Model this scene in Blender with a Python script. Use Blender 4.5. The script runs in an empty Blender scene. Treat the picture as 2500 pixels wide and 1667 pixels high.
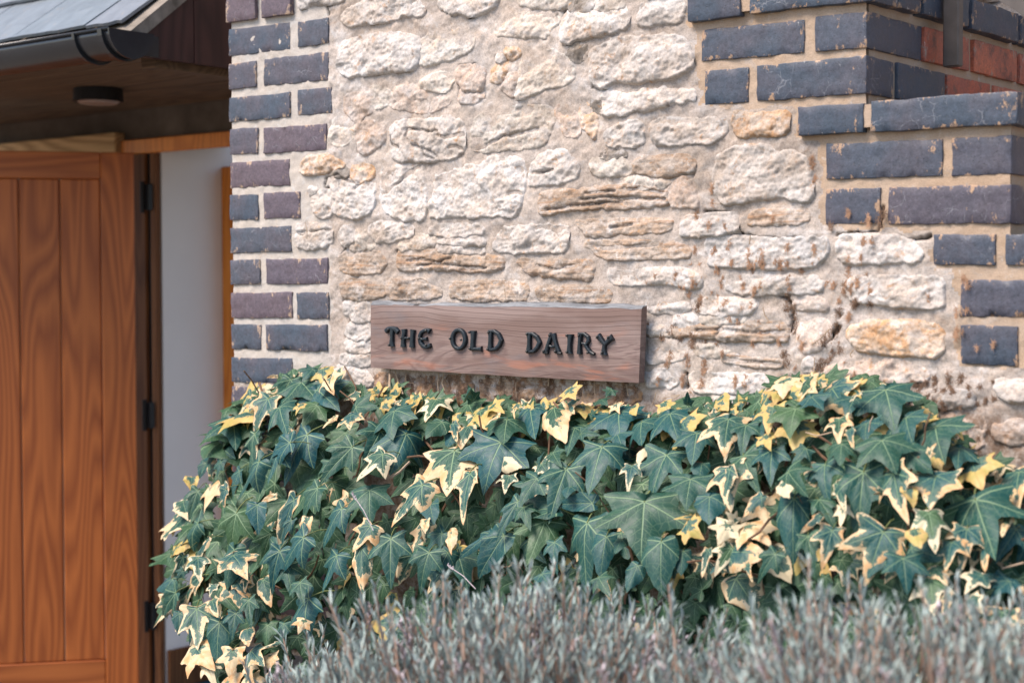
import bpy, bmesh, math, random
import numpy as np
from mathutils import Vector, Matrix, Euler
random.seed(7); RS = np.random.RandomState(7)
rad = math.radians
scene = bpy.context.scene
COL = scene.collection

# ------------------------------------------------------------------ camera, sky, sun, exposure
F_PX, PITCH, YAW, ROLL = 3979.0, 0.0346, 0.6839, -0.0022
CAM = np.array([2.92, -2.54, 1.45])
Z0 = 2.04                                   # height of the topmost full brick course of the pier
_cy, _sy, _cp, _sp = math.cos(YAW), math.sin(YAW), math.cos(PITCH), math.sin(PITCH)
FWD = np.array([-_sy * _cp, _cy * _cp, -_sp]); RGT = np.array([_cy, _sy, 0.0]); UPV = np.cross(RGT, FWD)
RGT, UPV = math.cos(ROLL) * RGT + math.sin(ROLL) * UPV, -math.sin(ROLL) * RGT + math.cos(ROLL) * UPV
cam_data = bpy.data.cameras.new('camera'); cam = bpy.data.objects.new('camera', cam_data); COL.objects.link(cam)
cam.matrix_world = Matrix(((RGT[0], UPV[0], -FWD[0], CAM[0]), (RGT[1], UPV[1], -FWD[1], CAM[1]), (RGT[2], UPV[2], -FWD[2], CAM[2]), (0, 0, 0, 1)))
cam_data.sensor_width = 36.0; cam_data.lens = F_PX / 2500 * 36; cam_data.clip_end = 500
cam_data.dof.use_dof = True; cam_data.dof.focus_distance = 3.2; cam_data.dof.aperture_fstop = 3.7
scene.camera = cam

world = bpy.data.worlds.new('World'); scene.world = world; world.use_nodes = True
wn = world.node_tree.nodes; wl = world.node_tree.links; wn.clear()
SUN_EL, SUN_AZ = rad(54), rad(208)          # azimuth measured from +Y clockwise
sky = wn.new('ShaderNodeTexSky'); sky.sky_type = 'NISHITA'; sky.sun_disc = False
sky.sun_elevation = SUN_EL; sky.sun_rotation = SUN_AZ; sky.air_density = 1.0; sky.dust_density = 1.6; sky.ozone_density = 1.0
bg = wn.new('ShaderNodeBackground'); bg.inputs['Strength'].default_value = 0.14
wo = wn.new('ShaderNodeOutputWorld'); wl.new(sky.outputs[0], bg.inputs[0]); wl.new(bg.outputs[0], wo.inputs[0])
sd = bpy.data.lights.new('sun', 'SUN'); sd.energy = 3.1; sd.angle = rad(28); sd.color = (1.0, 0.87, 0.76)
sun = bpy.data.objects.new('sun', sd); COL.objects.link(sun)
_d = Vector((math.sin(SUN_AZ) * math.cos(SUN_EL), math.cos(SUN_AZ) * math.cos(SUN_EL), math.sin(SUN_EL)))
sun.rotation_euler = _d.to_track_quat('Z', 'Y').to_euler(); sun.location = (0, -6, 8)
scene.view_settings.view_transform = 'Standard'; scene.view_settings.look = 'None'
scene.view_settings.exposure = 0.88; scene.view_settings.gamma = 1; scene.view_settings.use_curve_mapping = False
scene.render.engine = 'CYCLES'; scene.cycles.use_denoising = True
scene.cycles.max_bounces = 6; scene.cycles.diffuse_bounces = 3; scene.cycles.glossy_bounces = 2; scene.cycles.transmission_bounces = 3

# ------------------------------------------------------------------ measuring the place
def ray(u, v):
    d = FWD + (u - 1250) / F_PX * RGT - (v - 833.5) / F_PX * UPV
    return d
def onY(u, v, y=0.0):
    d = ray(u, v); return CAM + d * ((y - CAM[1]) / d[1])
def onX(u, v, x):
    d = ray(u, v); return CAM + d * ((x - CAM[0]) / d[0])
def onZ(u, v, z):
    d = ray(u, v); return CAM + d * ((z - CAM[2]) / d[2])
def project(P):
    d = np.asarray(P) - CAM; z = d @ FWD
    return 1250 + F_PX * (d @ RGT) / z, 833.5 - F_PX * (d @ UPV) / z, z
VIEWS = {'N': (690, 0, 3.92), 'M': (690, 360, 3.92), 'R': (1340, 0, 3.92), 'Q': (1340, 360, 3.92), 'T': (1540, 640, 3.92),
         'A': (0, 0, 2.8), 'B': (0, 500, 2.8), 'C': (780, 0, 2.8), 'D': (1660, 0, 2.8), 'E': (780, 400, 2.8), 'F': (1660, 400, 2.8),
         '1': (340, 880, 2.8), '2': (1000, 880, 2.8), '3': (1660, 880, 2.8), '4': (0, 1107, 2.8), '5': (780, 1107, 2.8), '6': (1660, 1107, 2.8),
         'L': (920, 770, 7.84), 'K': (1220, 770, 7.84)}
def px(view, x, y):
    a, b, s = VIEWS[view]; return a + x / s, b + y / s

# ------------------------------------------------------------------ noise (numpy)
def _hash(ix, iy, iz, s):
    h = (ix.astype(np.int64) * 374761393 + iy.astype(np.int64) * 668265263 + iz.astype(np.int64) * 2147483647 + s * 1274126177) & 0xffffffff
    h = ((h ^ (h >> 13)) * 1274126177) & 0xffffffff
    h = (h ^ (h >> 16)) & 0xffffffff
    return h / 4294967295.0
def vnoise(x, y, z=0.0, s=0):
    x = np.asarray(x, float); y = np.asarray(y, float); z = np.zeros_like(x) + z
    ix, iy, iz = np.floor(x), np.floor(y), np.floor(z)
    fx, fy, fz = x - ix, y - iy, z - iz
    fx = fx * fx * (3 - 2 * fx); fy = fy * fy * (3 - 2 * fy); fz = fz * fz * (3 - 2 * fz)
    r = 0
    for a in (0, 1):
        for b in (0, 1):
            for c in (0, 1):
                w = (fx if a else 1 - fx) * (fy if b else 1 - fy) * (fz if c else 1 - fz)
                r = r + w * _hash(ix + a, iy + b, iz + c, s)
    return r * 2 - 1
def fbm(x, y, z=0.0, s=0, o=4, g=0.5):
    a, f, r = 1.0, 1.0, 0.0
    for i in range(o):
        r = r + a * vnoise(x * f, y * f, np.asarray(z) * f, s + i * 17); a *= g; f *= 2.03
    return r

# ------------------------------------------------------------------ object helpers
def tag(o, label=None, cat=None, group=None, kind=None):
    if label: o['label'] = label
    if cat: o['category'] = cat
    if group: o['group'] = group
    if kind: o['kind'] = kind
    return o
def thing(name, label, cat, loc=(0, 0, 0), group=None):
    o = bpy.data.objects.new(name, None); o.location = loc; o.empty_display_size = 0.1; COL.objects.link(o)
    return tag(o, label, cat, group)
def link(name, me, mat=None, parent=None, kind=None, label=None):
    o = bpy.data.objects.new(name, me); COL.objects.link(o)
    if mat is not None and len(me.materials) == 0:
        for m in (mat if isinstance(mat, (list, tuple)) else [mat]): me.materials.append(m)
    if parent is not None:
        o.parent = parent; o.matrix_parent_inverse = Matrix.Translation(-Vector(parent.location)) if parent.parent is None else Matrix.Identity(4)
        if parent.parent is not None:
            o.matrix_parent_inverse = (Matrix.Translation(-Vector(parent.parent.location)) @ Matrix.Translation(Vector((0, 0, 0))))
    if kind: o['kind'] = kind
    if label: o['label'] = label
    return o
def mesh(name, V, F, smooth=True, attrs=None):
    me = bpy.data.meshes.new(name); me.from_pydata([tuple(v) for v in V], [], [tuple(f) for f in F]); me.update()
    if smooth: me.polygons.foreach_set('use_smooth', [True] * len(me.polygons))
    for k, a in (attrs or {}).items():
        at = me.attributes.new(k, 'FLOAT', 'POINT'); at.data.foreach_set('value', np.asarray(a, dtype=np.float32))
    return me
def quad_mesh(name, V, Q, smooth=True, attrs=None):
    V = np.asarray(V, np.float32); Q = np.asarray(Q, np.int32); me = bpy.data.meshes.new(name)
    me.vertices.add(len(V)); me.vertices.foreach_set('co', V.ravel())
    n = Q.shape[1]; me.loops.add(Q.size); me.loops.foreach_set('vertex_index', Q.ravel())
    me.polygons.add(len(Q)); me.polygons.foreach_set('loop_start', np.arange(0, Q.size, n, dtype=np.int32))
    me.update(calc_edges=True)
    if smooth: me.polygons.foreach_set('use_smooth', np.ones(len(Q), bool))
    for k, a in (attrs or {}).items():
        at = me.attributes.new(k, 'FLOAT', 'POINT'); at.data.foreach_set('value', np.asarray(a, dtype=np.float32))
    return me
class MB:
    """collects boxes, prisms and tubes for one mesh"""
    def __init__(s): s.V = []; s.F = []; s.M = []; s.m = 0
    def add(s, V, F):
        n = len(s.V); s.V += [tuple(v) for v in V]; s.F += [tuple(i + n for i in f) for f in F]; s.M += [s.m] * len(F); return s
    def box(s, x0, x1, y0, y1, z0, z1, b=0.0):
        if b <= 0:
            V = [(x, y, z) for x in (x0, x1) for y in (y0, y1) for z in (z0, z1)]
            return s.add(V, [(0, 1, 3, 2), (4, 6, 7, 5), (0, 4, 5, 1), (2, 3, 7, 6), (0, 2, 6, 4), (1, 5, 7, 3)])
        V = []; idx = {}
        X, Y, Zz = (x0, x1), (y0, y1), (z0, z1)
        for i in (0, 1):
            for j in (0, 1):
                for k in (0, 1):
                    for a in range(3):
                        p = [X[i], Y[j], Zz[k]]
                        for c, q in enumerate((i, j, k)):
                            if c != a: p[c] += b if q == 0 else -b
                        idx[i, j, k, a] = len(V); V.append(p)
        g = lambda i, j, k, a: idx[i, j, k, a]
        F = []
        for s_ in (0, 1):
            F.append([g(s_, 0, 0, 0), g(s_, 1, 0, 0), g(s_, 1, 1, 0), g(s_, 0, 1, 0)])
            F.append([g(0, s_, 0, 1), g(1, s_, 0, 1), g(1, s_, 1, 1), g(0, s_, 1, 1)])
            F.append([g(0, 0, s_, 2), g(1, 0, s_, 2), g(1, 1, s_, 2), g(0, 1, s_, 2)])
        for i in (0, 1):
            for j in (0, 1):
                F.append([g(i, j, 0, 0), g(i, j, 1, 0), g(i, j, 1, 1), g(i, j, 0, 1)])
                F.append([g(i, 0, j, 0), g(i, 1, j, 0), g(i, 1, j, 2), g(i, 0, j, 2)])
                F.append([g(0, i, j, 1), g(1, i, j, 1), g(1, i, j, 2), g(0, i, j, 2)])
                for k in (0, 1): F.append([g(i, j, k, 0), g(i, j, k, 1), g(i, j, k, 2)])
        return s.add(V, F)
    def tube(s, pts, r, n=6, cap=True):
        pts = [Vector(p) for p in pts]; R = r if isinstance(r, (list, tuple)) else [r] * len(pts)
        V = []; F = []; prev = None
        for i, p in enumerate(pts):
            t = (pts[min(i + 1, len(pts) - 1)] - pts[max(i - 1, 0)]).normalized()
            a = (prev - t * prev.dot(t)) if prev is not None else t.orthogonal()
            a = a.normalized() if a.length > 1e-6 else t.orthogonal().normalized()
            prev = a; b = t.cross(a)
            for k in range(n):
                c = 2 * math.pi * k / n; V.append(p + (a * math.cos(c) + b * math.sin(c)) * R[i])
        for i in range(len(pts) - 1):
            for k in range(n):
                F.append((i * n + k, i * n + (k + 1) % n, (i + 1) * n + (k + 1) % n, (i + 1) * n + k))
        if cap: F.append(tuple(range(n - 1, -1, -1))); F.append(tuple((len(pts) - 1) * n + k for k in range(n)))
        return s.add(V, F)
    def build(s, name, mat, parent=None, smooth=False, kind=None, label=None, fix=True):
        me = bpy.data.meshes.new(name); me.from_pydata(s.V, [], s.F); me.update()
        if fix:
            b = bmesh.new(); b.from_mesh(me); bmesh.ops.recalc_face_normals(b, faces=b.faces); b.to_mesh(me); b.free()
        mats = mat if isinstance(mat, (list, tuple)) else [mat]
        for m in mats: me.materials.append(m)
        if len(mats) > 1: me.polygons.foreach_set('material_index', s.M)
        if smooth: me.polygons.foreach_set('use_smooth', [True] * len(me.polygons))
        return link(name, me, None, parent, kind, label)

# ------------------------------------------------------------------ materials
class NT:
    def __init__(s, name, rough=0.7, spec=0.3):
        s.m = bpy.data.materials.new(name); s.m.use_nodes = True; s.t = s.m.node_tree
        s.b = s.t.nodes['Principled BSDF']; s.b.inputs['Roughness'].default_value = rough
        s.b.inputs['Specular IOR Level'].default_value = spec
        s.pos = None
    def n(s, typ, ins=None, **kw):
        nd = s.t.nodes.new('ShaderNode' + typ)
        for k, v in kw.items(): setattr(nd, k, v)
        for k, v in (ins or {}).items(): s.set(nd.inputs[k], v)
        return nd
    def set(s, sock, v):
        if hasattr(v, 'is_linked'): s.t.links.new(v, sock)
        else:
            if isinstance(v, (tuple, list)) and sock.type == 'RGBA' and len(v) == 3: v = (*v, 1)
            sock.default_value = v
    def world(s):
        if s.pos is None: s.pos = s.n('NewGeometry').outputs['Position']
        return s.pos
    def objc(s): return s.n('TexCoord').outputs['Object']
    def rnd(s): return s.n('ObjectInfo').outputs['Random']
    def attr(s, nm): return s.n('Attribute', attribute_name=nm).outputs['Fac']
    def map(s, vec, scale=(1, 1, 1), loc=(0, 0, 0), rot=(0, 0, 0)):
        return s.n('Mapping', {'Vector': vec, 'Scale': scale, 'Location': loc, 'Rotation': rot}).outputs[0]
    def noise(s, vec, scale, detail=4, rough=0.55, dist=0.0, out='Fac'):
        return s.n('TexNoise', {'Vector': vec, 'Scale': scale, 'Detail': detail, 'Roughness': rough, 'Distortion': dist}).outputs[out]
    def vor(s, vec, scale, feature='DISTANCE_TO_EDGE', out='Distance', rnd=1.0):
        return s.n('TexVoronoi', {'Vector': vec, 'Scale': scale, 'Randomness': rnd}, feature=feature).outputs[out]
    def ramp(s, fac, stops, interp='LINEAR'):
        nd = s.n('ValToRGB', {'Fac': fac}); r = nd.color_ramp; r.interpolation = interp
        while len(r.elements) < len(stops): r.elements.new(0.5)
        for e, (p, c) in zip(r.elements, stops):
            e.position = p; e.color = (*c, 1) if isinstance(c, (tuple, list)) else (c, c, c, 1)
        return nd.outputs[0]
    def rng(s, v, a, b, c=0.0, d=1.0, smooth=True):
        return s.n('MapRange', {'Value': v, 'From Min': a, 'From Max': b, 'To Min': c, 'To Max': d}, interpolation_type='SMOOTHSTEP' if smooth else 'LINEAR').outputs[0]
    def math(s, op, a, b=0.0, c=0.0):
        return s.n('Math', {0: a, 1: b, 2: c}, operation=op).outputs[0]
    def vmath(s, op, a, b=(0, 0, 0), out=0):
        return s.n('VectorMath', {0: a, 1: b}, operation=op).outputs[out]
    def mix(s, fac, a, b, mode='MIX'):
        nd = s.n('Mix', data_type='RGBA', blend_type=mode)
        s.set(nd.inputs[0], fac); s.set(nd.inputs[6], a); s.set(nd.inputs[7], b)
        return nd.outputs[2]
    def col(s, v): s.set(s.b.inputs['Base Color'], v); return s
    def rough(s, v): s.set(s.b.inputs['Roughness'], v); return s
    def bump(s, h, strength=0.5, dist=0.002):
        nd = s.n('Bump', {'Height': h, 'Strength': strength, 'Distance': dist}); s.t.links.new(nd.outputs[0], s.b.inputs['Normal']); return s

def wash(t, p, c):
    a = t.noise(t.map(p, (1, 1, 1.5), (21, 5, 8)), 15, 7, 0.72, 0.4)
    c = t.mix(t.math('MULTIPLY', t.rng(a, 0.50, 0.66), 0.62), c, (0.56, 0.54, 0.53))
    b = t.noise(t.map(p, (1, 1, 1.4), (2, 15, 31)), 19, 7, 0.74, 0.6)
    c = t.mix(t.math('MULTIPLY', t.rng(b, 0.55, 0.68), 0.42), c, (0.43, 0.315, 0.235))
    e = t.noise(t.map(p, (0.8, 1, 1.3), (5, 1, 12)), 4.5, 5, 0.65, 0.5)
    c = t.mix(0.7, c, t.ramp(e, [(0.36, (0.72, 0.66, 0.60)), (0.5, (1.0, 0.98, 0.96)), (0.64, (1.08, 1.10, 1.12))]), 'MULTIPLY')
    d = t.noise(t.map(p, (1, 1, 1), (8, 3, 3)), 190, 5, 0.75)
    return t.mix(0.75, c, t.ramp(d, [(0.30, 0.55), (0.5, 1.0), (0.72, 1.3)]), 'MULTIPLY')
def stone_mat(name, pale, warm, ochre_amt, grey_amt, strata=False):
    t = NT(name, 0.92, 0.15); p = t.world(); r = t.rnd()
    ps = t.map(p, (1, 1, 2.6)) if strata else p
    n1 = t.noise(ps, 16, 5, 0.62, 0.6); n2 = t.noise(ps, 46, 6, 0.68, 0.9); n3 = t.noise(p, 240, 4, 0.7)
    c = t.mix(t.rng(n1, 0.36, 0.66), pale, warm)
    c = t.mix(t.math('MULTIPLY', t.rng(n2, 0.60 - ochre_amt * 0.25, 0.74 - ochre_amt * 0.1), 0.85), c, (0.47, 0.265, 0.13))
    n4 = t.noise(t.map(p, (1, 1, 1.3), (3, 7, 1)), 24, 6, 0.65, 0.4)
    c = t.mix(t.math('MULTIPLY', t.rng(n4, 0.58 - grey_amt * 0.2, 0.74), 0.7), c, (0.33, 0.315, 0.31))
    n5 = t.noise(t.map(p, (1, 1, 1), (9, 2, 5)), 38, 7, 0.75)
    c = t.mix(t.math('MULTIPLY', t.rng(n5, 0.56, 0.68), 0.6), c, (0.70, 0.69, 0.68))
    c = t.mix(0.55, c, t.ramp(n3, [(0.28, 0.62), (0.5, 0.97), (0.75, 1.15)]), 'MULTIPLY')
    v = t.rng(r, 0, 1, 0.88, 1.08, False)
    c = t.mix(1.0, c, t.n('CombineColor', {0: v, 1: v, 2: v}).outputs[0], 'MULTIPLY')
    pits = t.vor(p, 210, 'F1', 'Distance')
    pm = t.math('MULTIPLY', t.rng(pits, 0.22, 0.08), t.rng(t.noise(p, 60, 2), 0.5, 0.66))
    c = t.mix(t.math('MULTIPLY', pm, 0.6), c, (0.12, 0.09, 0.07))
    c = t.mix(t.attr('crack'), c, (0.05, 0.04, 0.035))
    c = wash(t, p, c)
    t.col(c)
    h = t.math('ADD', t.math('MULTIPLY', n2, 0.8), t.math('ADD', t.math('MULTIPLY', n3, 0.35), t.math('MULTIPLY', pm, -0.5)))
    if strata:
        st = t.noise(t.map(p, (6, 6, 110)), 1.0, 4, 0.6, 0.3); h = t.math('ADD', h, t.math('MULTIPLY', st, 1.2))
        c2 = t.mix(t.math('MULTIPLY', t.rng(st, 0.55, 0.68), 0.6), c, (0.30, 0.16, 0.08)); t.col(c2)
    return t.bump(h, 0.5, 0.0035).m
M = {}
M['stone_white'] = stone_mat('stone_white', (0.55, 0.525, 0.505), (0.51, 0.445, 0.39), 0.2, 0.5)
M['stone_grey'] = stone_mat('stone_grey', (0.54, 0.50, 0.45), (0.48, 0.40, 0.33), 0.1, 0.35)
M['stone_ochre'] = stone_mat('stone_ochre', (0.43, 0.37, 0.32), (0.37, 0.275, 0.205), 0.30, 0.35, True)
M['stone_pink'] = stone_mat('stone_pink', (0.52, 0.45, 0.40), (0.48, 0.37, 0.30), 0.25, 0.4)
M['stone_rust'] = stone_mat('stone_rust', (0.58, 0.50, 0.43), (0.52, 0.37, 0.25), 0.8, 0.1)
M['stone_dark'] = stone_mat('stone_dark', (0.27, 0.245, 0.22), (0.22, 0.19, 0.16), 0.05, 0.3)
M['stone_soil'] = stone_mat('stone_soil', (0.36, 0.27, 0.20), (0.24, 0.15, 0.10), 0.5, 0.1)

def mortar_mat(name, a, b, g):
    t = NT(name, 0.95, 0.1); p = t.world()
    n1 = t.noise(p, 9, 5, 0.6, 0.5); n2 = t.noise(p, 34, 6, 0.7, 0.6); n3 = t.noise(p, 420, 3, 0.7)
    c = t.mix(t.rng(n1, 0.35, 0.65), a, b)
    c = t.mix(t.math('MULTIPLY', t.rng(n2, 0.54, 0.70), 0.65), c, g)
    n4 = t.noise(t.map(p, (1, 1, 1), (4, 4, 4)), 26, 7, 0.75)
    c = t.mix(t.math('MULTIPLY', t.rng(n4, 0.60, 0.72), 0.6), c, (0.70, 0.68, 0.66))
    n5 = t.noise(t.map(p, (1, 1, 1.8), (14, 4, 4)), 13, 5, 0.7)
    c = t.mix(t.math('MULTIPLY', t.rng(n5, 0.60, 0.76), 0.55), c, (0.40, 0.24, 0.13))
    c = t.mix(0.6, c, t.ramp(n3, [(0.25, 0.6), (0.5, 0.98), (0.8, 1.2)]), 'MULTIPLY')
    c = t.mix(t.attr('crack'), wash(t, p, c) if name == 'mortar' else c, (0.04, 0.028, 0.02))
    # soil thrown up on the lowest band of the wall, where the ivy was cut back
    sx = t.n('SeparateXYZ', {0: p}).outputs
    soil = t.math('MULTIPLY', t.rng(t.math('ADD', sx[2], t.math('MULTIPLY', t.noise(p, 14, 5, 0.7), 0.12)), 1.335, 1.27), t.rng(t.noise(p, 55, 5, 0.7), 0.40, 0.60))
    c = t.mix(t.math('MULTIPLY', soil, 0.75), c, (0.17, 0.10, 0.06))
    t.col(c)
    return t.bump(t.math('ADD', t.math('MULTIPLY', n2, 0.6), t.math('MULTIPLY', n3, 0.35)), 0.6, 0.004).m
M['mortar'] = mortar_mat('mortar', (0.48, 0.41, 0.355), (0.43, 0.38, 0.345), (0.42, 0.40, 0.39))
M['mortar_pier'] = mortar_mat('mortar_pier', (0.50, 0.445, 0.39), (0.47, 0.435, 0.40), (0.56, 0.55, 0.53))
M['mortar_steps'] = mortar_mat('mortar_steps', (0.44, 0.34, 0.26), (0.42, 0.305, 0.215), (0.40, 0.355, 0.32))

def brick_mat(name, cols, crackle=0.5, smear=(0.45, 0.32, 0.22)):
    t = NT(name, 0.5, 0.45); p = t.world(); r = t.rnd()
    c = t.ramp(r, [(i / max(1, len(cols) - 1), cc) for i, cc in enumerate(cols)])
    n1 = t.noise(p, 12, 4, 0.6); n2 = t.noise(p, 120, 5, 0.7); n3 = t.noise(p, 500, 2)
    c = t.mix(t.math('MULTIPLY', t.rng(n1, 0.35, 0.7), 0.5), c, t.mix(0.5, cols[-1], (0.10, 0.072, 0.078)))
    c = t.mix(0.8, c, t.ramp(n2, [(0.25, 0.5), (0.5, 1.0), (0.75, 1.45)]), 'MULTIPLY')
    if 'red' in name: c = t.mix(t.math('MULTIPLY', t.rng(t.noise(p, 32, 5, 0.7), 0.5, 0.66), 0.7), c, (0.10, 0.055, 0.05))
    dots = t.rng(t.vor(p, 130, 'F1', 'Distance'), 0.16, 0.09)
    c = t.mix(t.math('MULTIPLY', dots, 0.6), c, (0.012, 0.012, 0.014))
    warp = t.vmath('ADD', p, t.vmath('SCALE', t.noise(p, 30, 3, 0.5, 0, 'Color')), 0)
    t.t.nodes[-1].inputs[1].default_value = (0, 0, 0)
    wv = t.n('VectorMath', {0: t.noise(p, 35, 3, 0.6, 0, 'Color'), 'Scale': 0.02}, operation='SCALE').outputs[0]
    vp = t.vmath('ADD', p, wv)
    ed = t.vor(vp, 34, 'DISTANCE_TO_EDGE', 'Distance')
    ln = t.rng(ed, 0.032, 0.004)
    msk = t.math('MULTIPLY', t.rng(t.noise(p, 22, 4, 0.7), 0.50, 0.62), t.rng(t.math('FRACT', t.math('MULTIPLY', r, 7.31)), 0.45, 0.55))
    c = t.mix(t.math('MULTIPLY', t.math('MULTIPLY', ln, msk), 0.8 * crackle), c, (0.30, 0.31, 0.34))
    blo = t.rng(t.math('ADD', t.noise(t.map(p, (1, 1, 0.6)), 46, 6, 0.78), t.math('MULTIPLY', t.attr('near'), 0.13)), 0.655, 0.71)
    c = t.mix(t.math('MULTIPLY', blo, 0.8), c, smear)
    vn_ = t.noise(t.map(p, (1, 1, 1), (1, 1, 9)), 300, 3, 0.7); c = t.mix(0.5, c, t.ramp(vn_, [(0.3, 0.6), (0.7, 1.4)]), 'MULTIPLY')
    whi = t.rng(t.math('ADD', t.noise(t.map(p, (1, 1, 0.5), (5, 5, 5)), 70, 5, 0.75), t.math('MULTIPLY', t.attr('near'), 0.07)), 0.70, 0.76)
    c = t.mix(t.math('MULTIPLY', whi, 0.8), c, (0.62, 0.60, 0.58))
    t.col(c); t.rough(t.rng(n2, 0.3, 0.7, 0.42, 0.62))
    return t.bump(t.math('ADD', t.math('MULTIPLY', n2, 0.5), t.math('ADD', t.math('MULTIPLY', n3, 0.2), t.math('MULTIPLY', dots, -0.4))), 0.45, 0.003).m
M['brick_blue'] = brick_mat('brick_blue', [(0.046, 0.066, 0.096), (0.062, 0.074, 0.098), (0.094, 0.078, 0.102), (0.112, 0.080, 0.096)])
M['brick_steps'] = brick_mat('brick_steps', [(0.036, 0.056, 0.084), (0.048, 0.064, 0.092), (0.078, 0.070, 0.092)], 0.5, (0.46, 0.29, 0.17))
M['brick_red'] = brick_mat('brick_red', [(0.36, 0.085, 0.050), (0.48, 0.14, 0.075), (0.20, 0.055, 0.050)], 0.0, (0.30, 0.24, 0.20))

def plain(name, c, rough=0.6, spec=0.3, ns=20, var=0.25, bump=0.2, metal=0.0, bd=0.002):
    t = NT(name, rough, spec); p = t.world(); n = t.noise(p, ns, 5, 0.6)
    t.col(t.mix(1.0, c, t.ramp(n, [(0.25, 1 - var), (0.75, 1 + var)]), 'MULTIPLY')); t.b.inputs['Metallic'].default_value = metal
    return t.bump(n, bump, bd).m
def wood_mat(name, dark, light, scale=1.0, rough=0.45, axis='Z', contrast=1.0, spec=0.35):
    t = NT(name, rough, spec); o = t.objc(); r = t.rnd()
    sc = {'Z': (1, 1, 0.11), 'X': (0.11, 1, 1), 'Y': (1, 0.11, 1)}[axis]
    off = t.n('CombineXYZ', {0: t.math('MULTIPLY', r, 9.0), 1: t.math('MULTIPLY', r, 3.0), 2: t.math('MULTIPLY', r, 17.0)}).outputs[0]
    q = t.map(t.vmath('ADD', o, off), sc)
    base = t.noise(q, 6 * scale, 2, 0.35, 0.15)
    rings = t.math('ABSOLUTE', t.math('SUBTRACT', t.math('FRACT', t.math('MULTIPLY', t.math('ADD', base, t.math('MULTIPLY', t.noise(q, 45 * scale, 3, 0.6), 0.018)), 20.0)), 0.5))
    fine = t.noise(t.map(t.vmath('ADD', o, off), tuple(v * (1 if v > .5 else 0.25) for v in sc)), 160 * scale, 3, 0.6)
    f = t.math('ADD', t.math('MULTIPLY', rings, 1.25), t.math('MULTIPLY', fine, 0.45))
    c = t.mix(t.rng(f, 0.5 - 0.38 * contrast, 0.5 + 0.38 * contrast), dark, light)
    big = t.noise(q, 3 * scale, 2); c = t.mix(0.45, c, t.ramp(big, [(0.3, 0.75), (0.7, 1.2)]), 'MULTIPLY')
    t.col(c); return t.bump(fine, 0.15, 0.001).m
M['door_wood'] = wood_mat('door_wood', (0.27, 0.066, 0.018), (0.54, 0.160, 0.040), 1.0, 0.40, 'Z', 1.65, 0.35)
M['door_rail'] = wood_mat('door_rail', (0.27, 0.066, 0.018), (0.50, 0.155, 0.042), 1.0, 0.40, 'X', 1.7, 0.35)
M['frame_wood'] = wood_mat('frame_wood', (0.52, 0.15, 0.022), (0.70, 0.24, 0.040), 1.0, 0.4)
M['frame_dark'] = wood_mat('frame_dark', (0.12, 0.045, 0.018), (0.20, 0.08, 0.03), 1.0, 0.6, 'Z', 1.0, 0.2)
M['beam_wood'] = wood_mat('beam_wood', (0.36, 0.21, 0.09), (0.62, 0.40, 0.20), 1.0, 0.75, 'X')
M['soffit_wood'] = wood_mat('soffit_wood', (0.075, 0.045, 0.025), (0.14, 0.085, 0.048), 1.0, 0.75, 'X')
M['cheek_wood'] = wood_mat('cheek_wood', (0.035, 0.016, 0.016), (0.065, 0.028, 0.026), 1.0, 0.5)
M['iron'] = plain('iron', (0.008, 0.015, 0.022), 0.36, 0.45, 60, 0.35, 0.35)
M['iron_screw'] = plain('iron_screw', (0.05, 0.05, 0.05), 0.4, 0.5, 90, 0.3, 0.1, 0.6)
M['rail_metal'] = plain('rail_metal', (0.085, 0.070, 0.062), 0.5, 0.5, 25, 0.35, 0.2)
M['gutter_metal'] = plain('gutter_metal', (0.020, 0.022, 0.026), 0.26, 0.55, 12, 0.3, 0.1)
M['black'] = plain('black', (0.010, 0.010, 0.011), 0.5, 0.4, 30, 0.2, 0.05)
M['white_paint'] = plain('white_paint', (0.90, 0.84, 0.79), 0.7, 0.2, 5, 0.03, 0.05)
M['render_grey'] = plain('render_grey', (0.20, 0.165, 0.135), 0.9, 0.1, 9, 0.4, 0.5)
M['lintel_stone'] = plain('lintel_stone', (0.13, 0.105, 0.085), 0.9, 0.1, 7, 0.45, 0.5)
M['verge'] = plain('verge', (0.22, 0.19, 0.16), 0.9, 0.1, 28, 0.5, 0.6)
M['light_glass'] = plain('light_glass', (0.30, 0.22, 0.19), 0.3, 0.4, 5, 0.05, 0.0)
M['blue_floor'] = plain('blue_floor', (0.020, 0.085, 0.13), 0.5, 0.3, 30, 0.2, 0.1)
M['soil'] = plain('soil', (0.070, 0.048, 0.032), 0.95, 0.1, 40, 0.5, 1.0, 0, 0.01)
M['ground'] = plain('ground', (0.20, 0.175, 0.15), 0.95, 0.1, 30, 0.35, 0.8, 0, 0.008)
M['stem'] = plain('stem', (0.16, 0.095, 0.060), 0.8, 0.2, 80, 0.4, 0.3)
M['stem_dry'] = plain('stem_dry', (0.36, 0.27, 0.19), 0.8, 0.2, 80, 0.3, 0.3)
M['rootlet'] = plain('rootlet', (0.37, 0.22, 0.14), 0.9, 0.1, 60, 0.5, 0.2)
M['rootlet_dark'] = plain('rootlet_dark', (0.20, 0.125, 0.085), 0.9, 0.1, 60, 0.5, 0.2)
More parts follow.
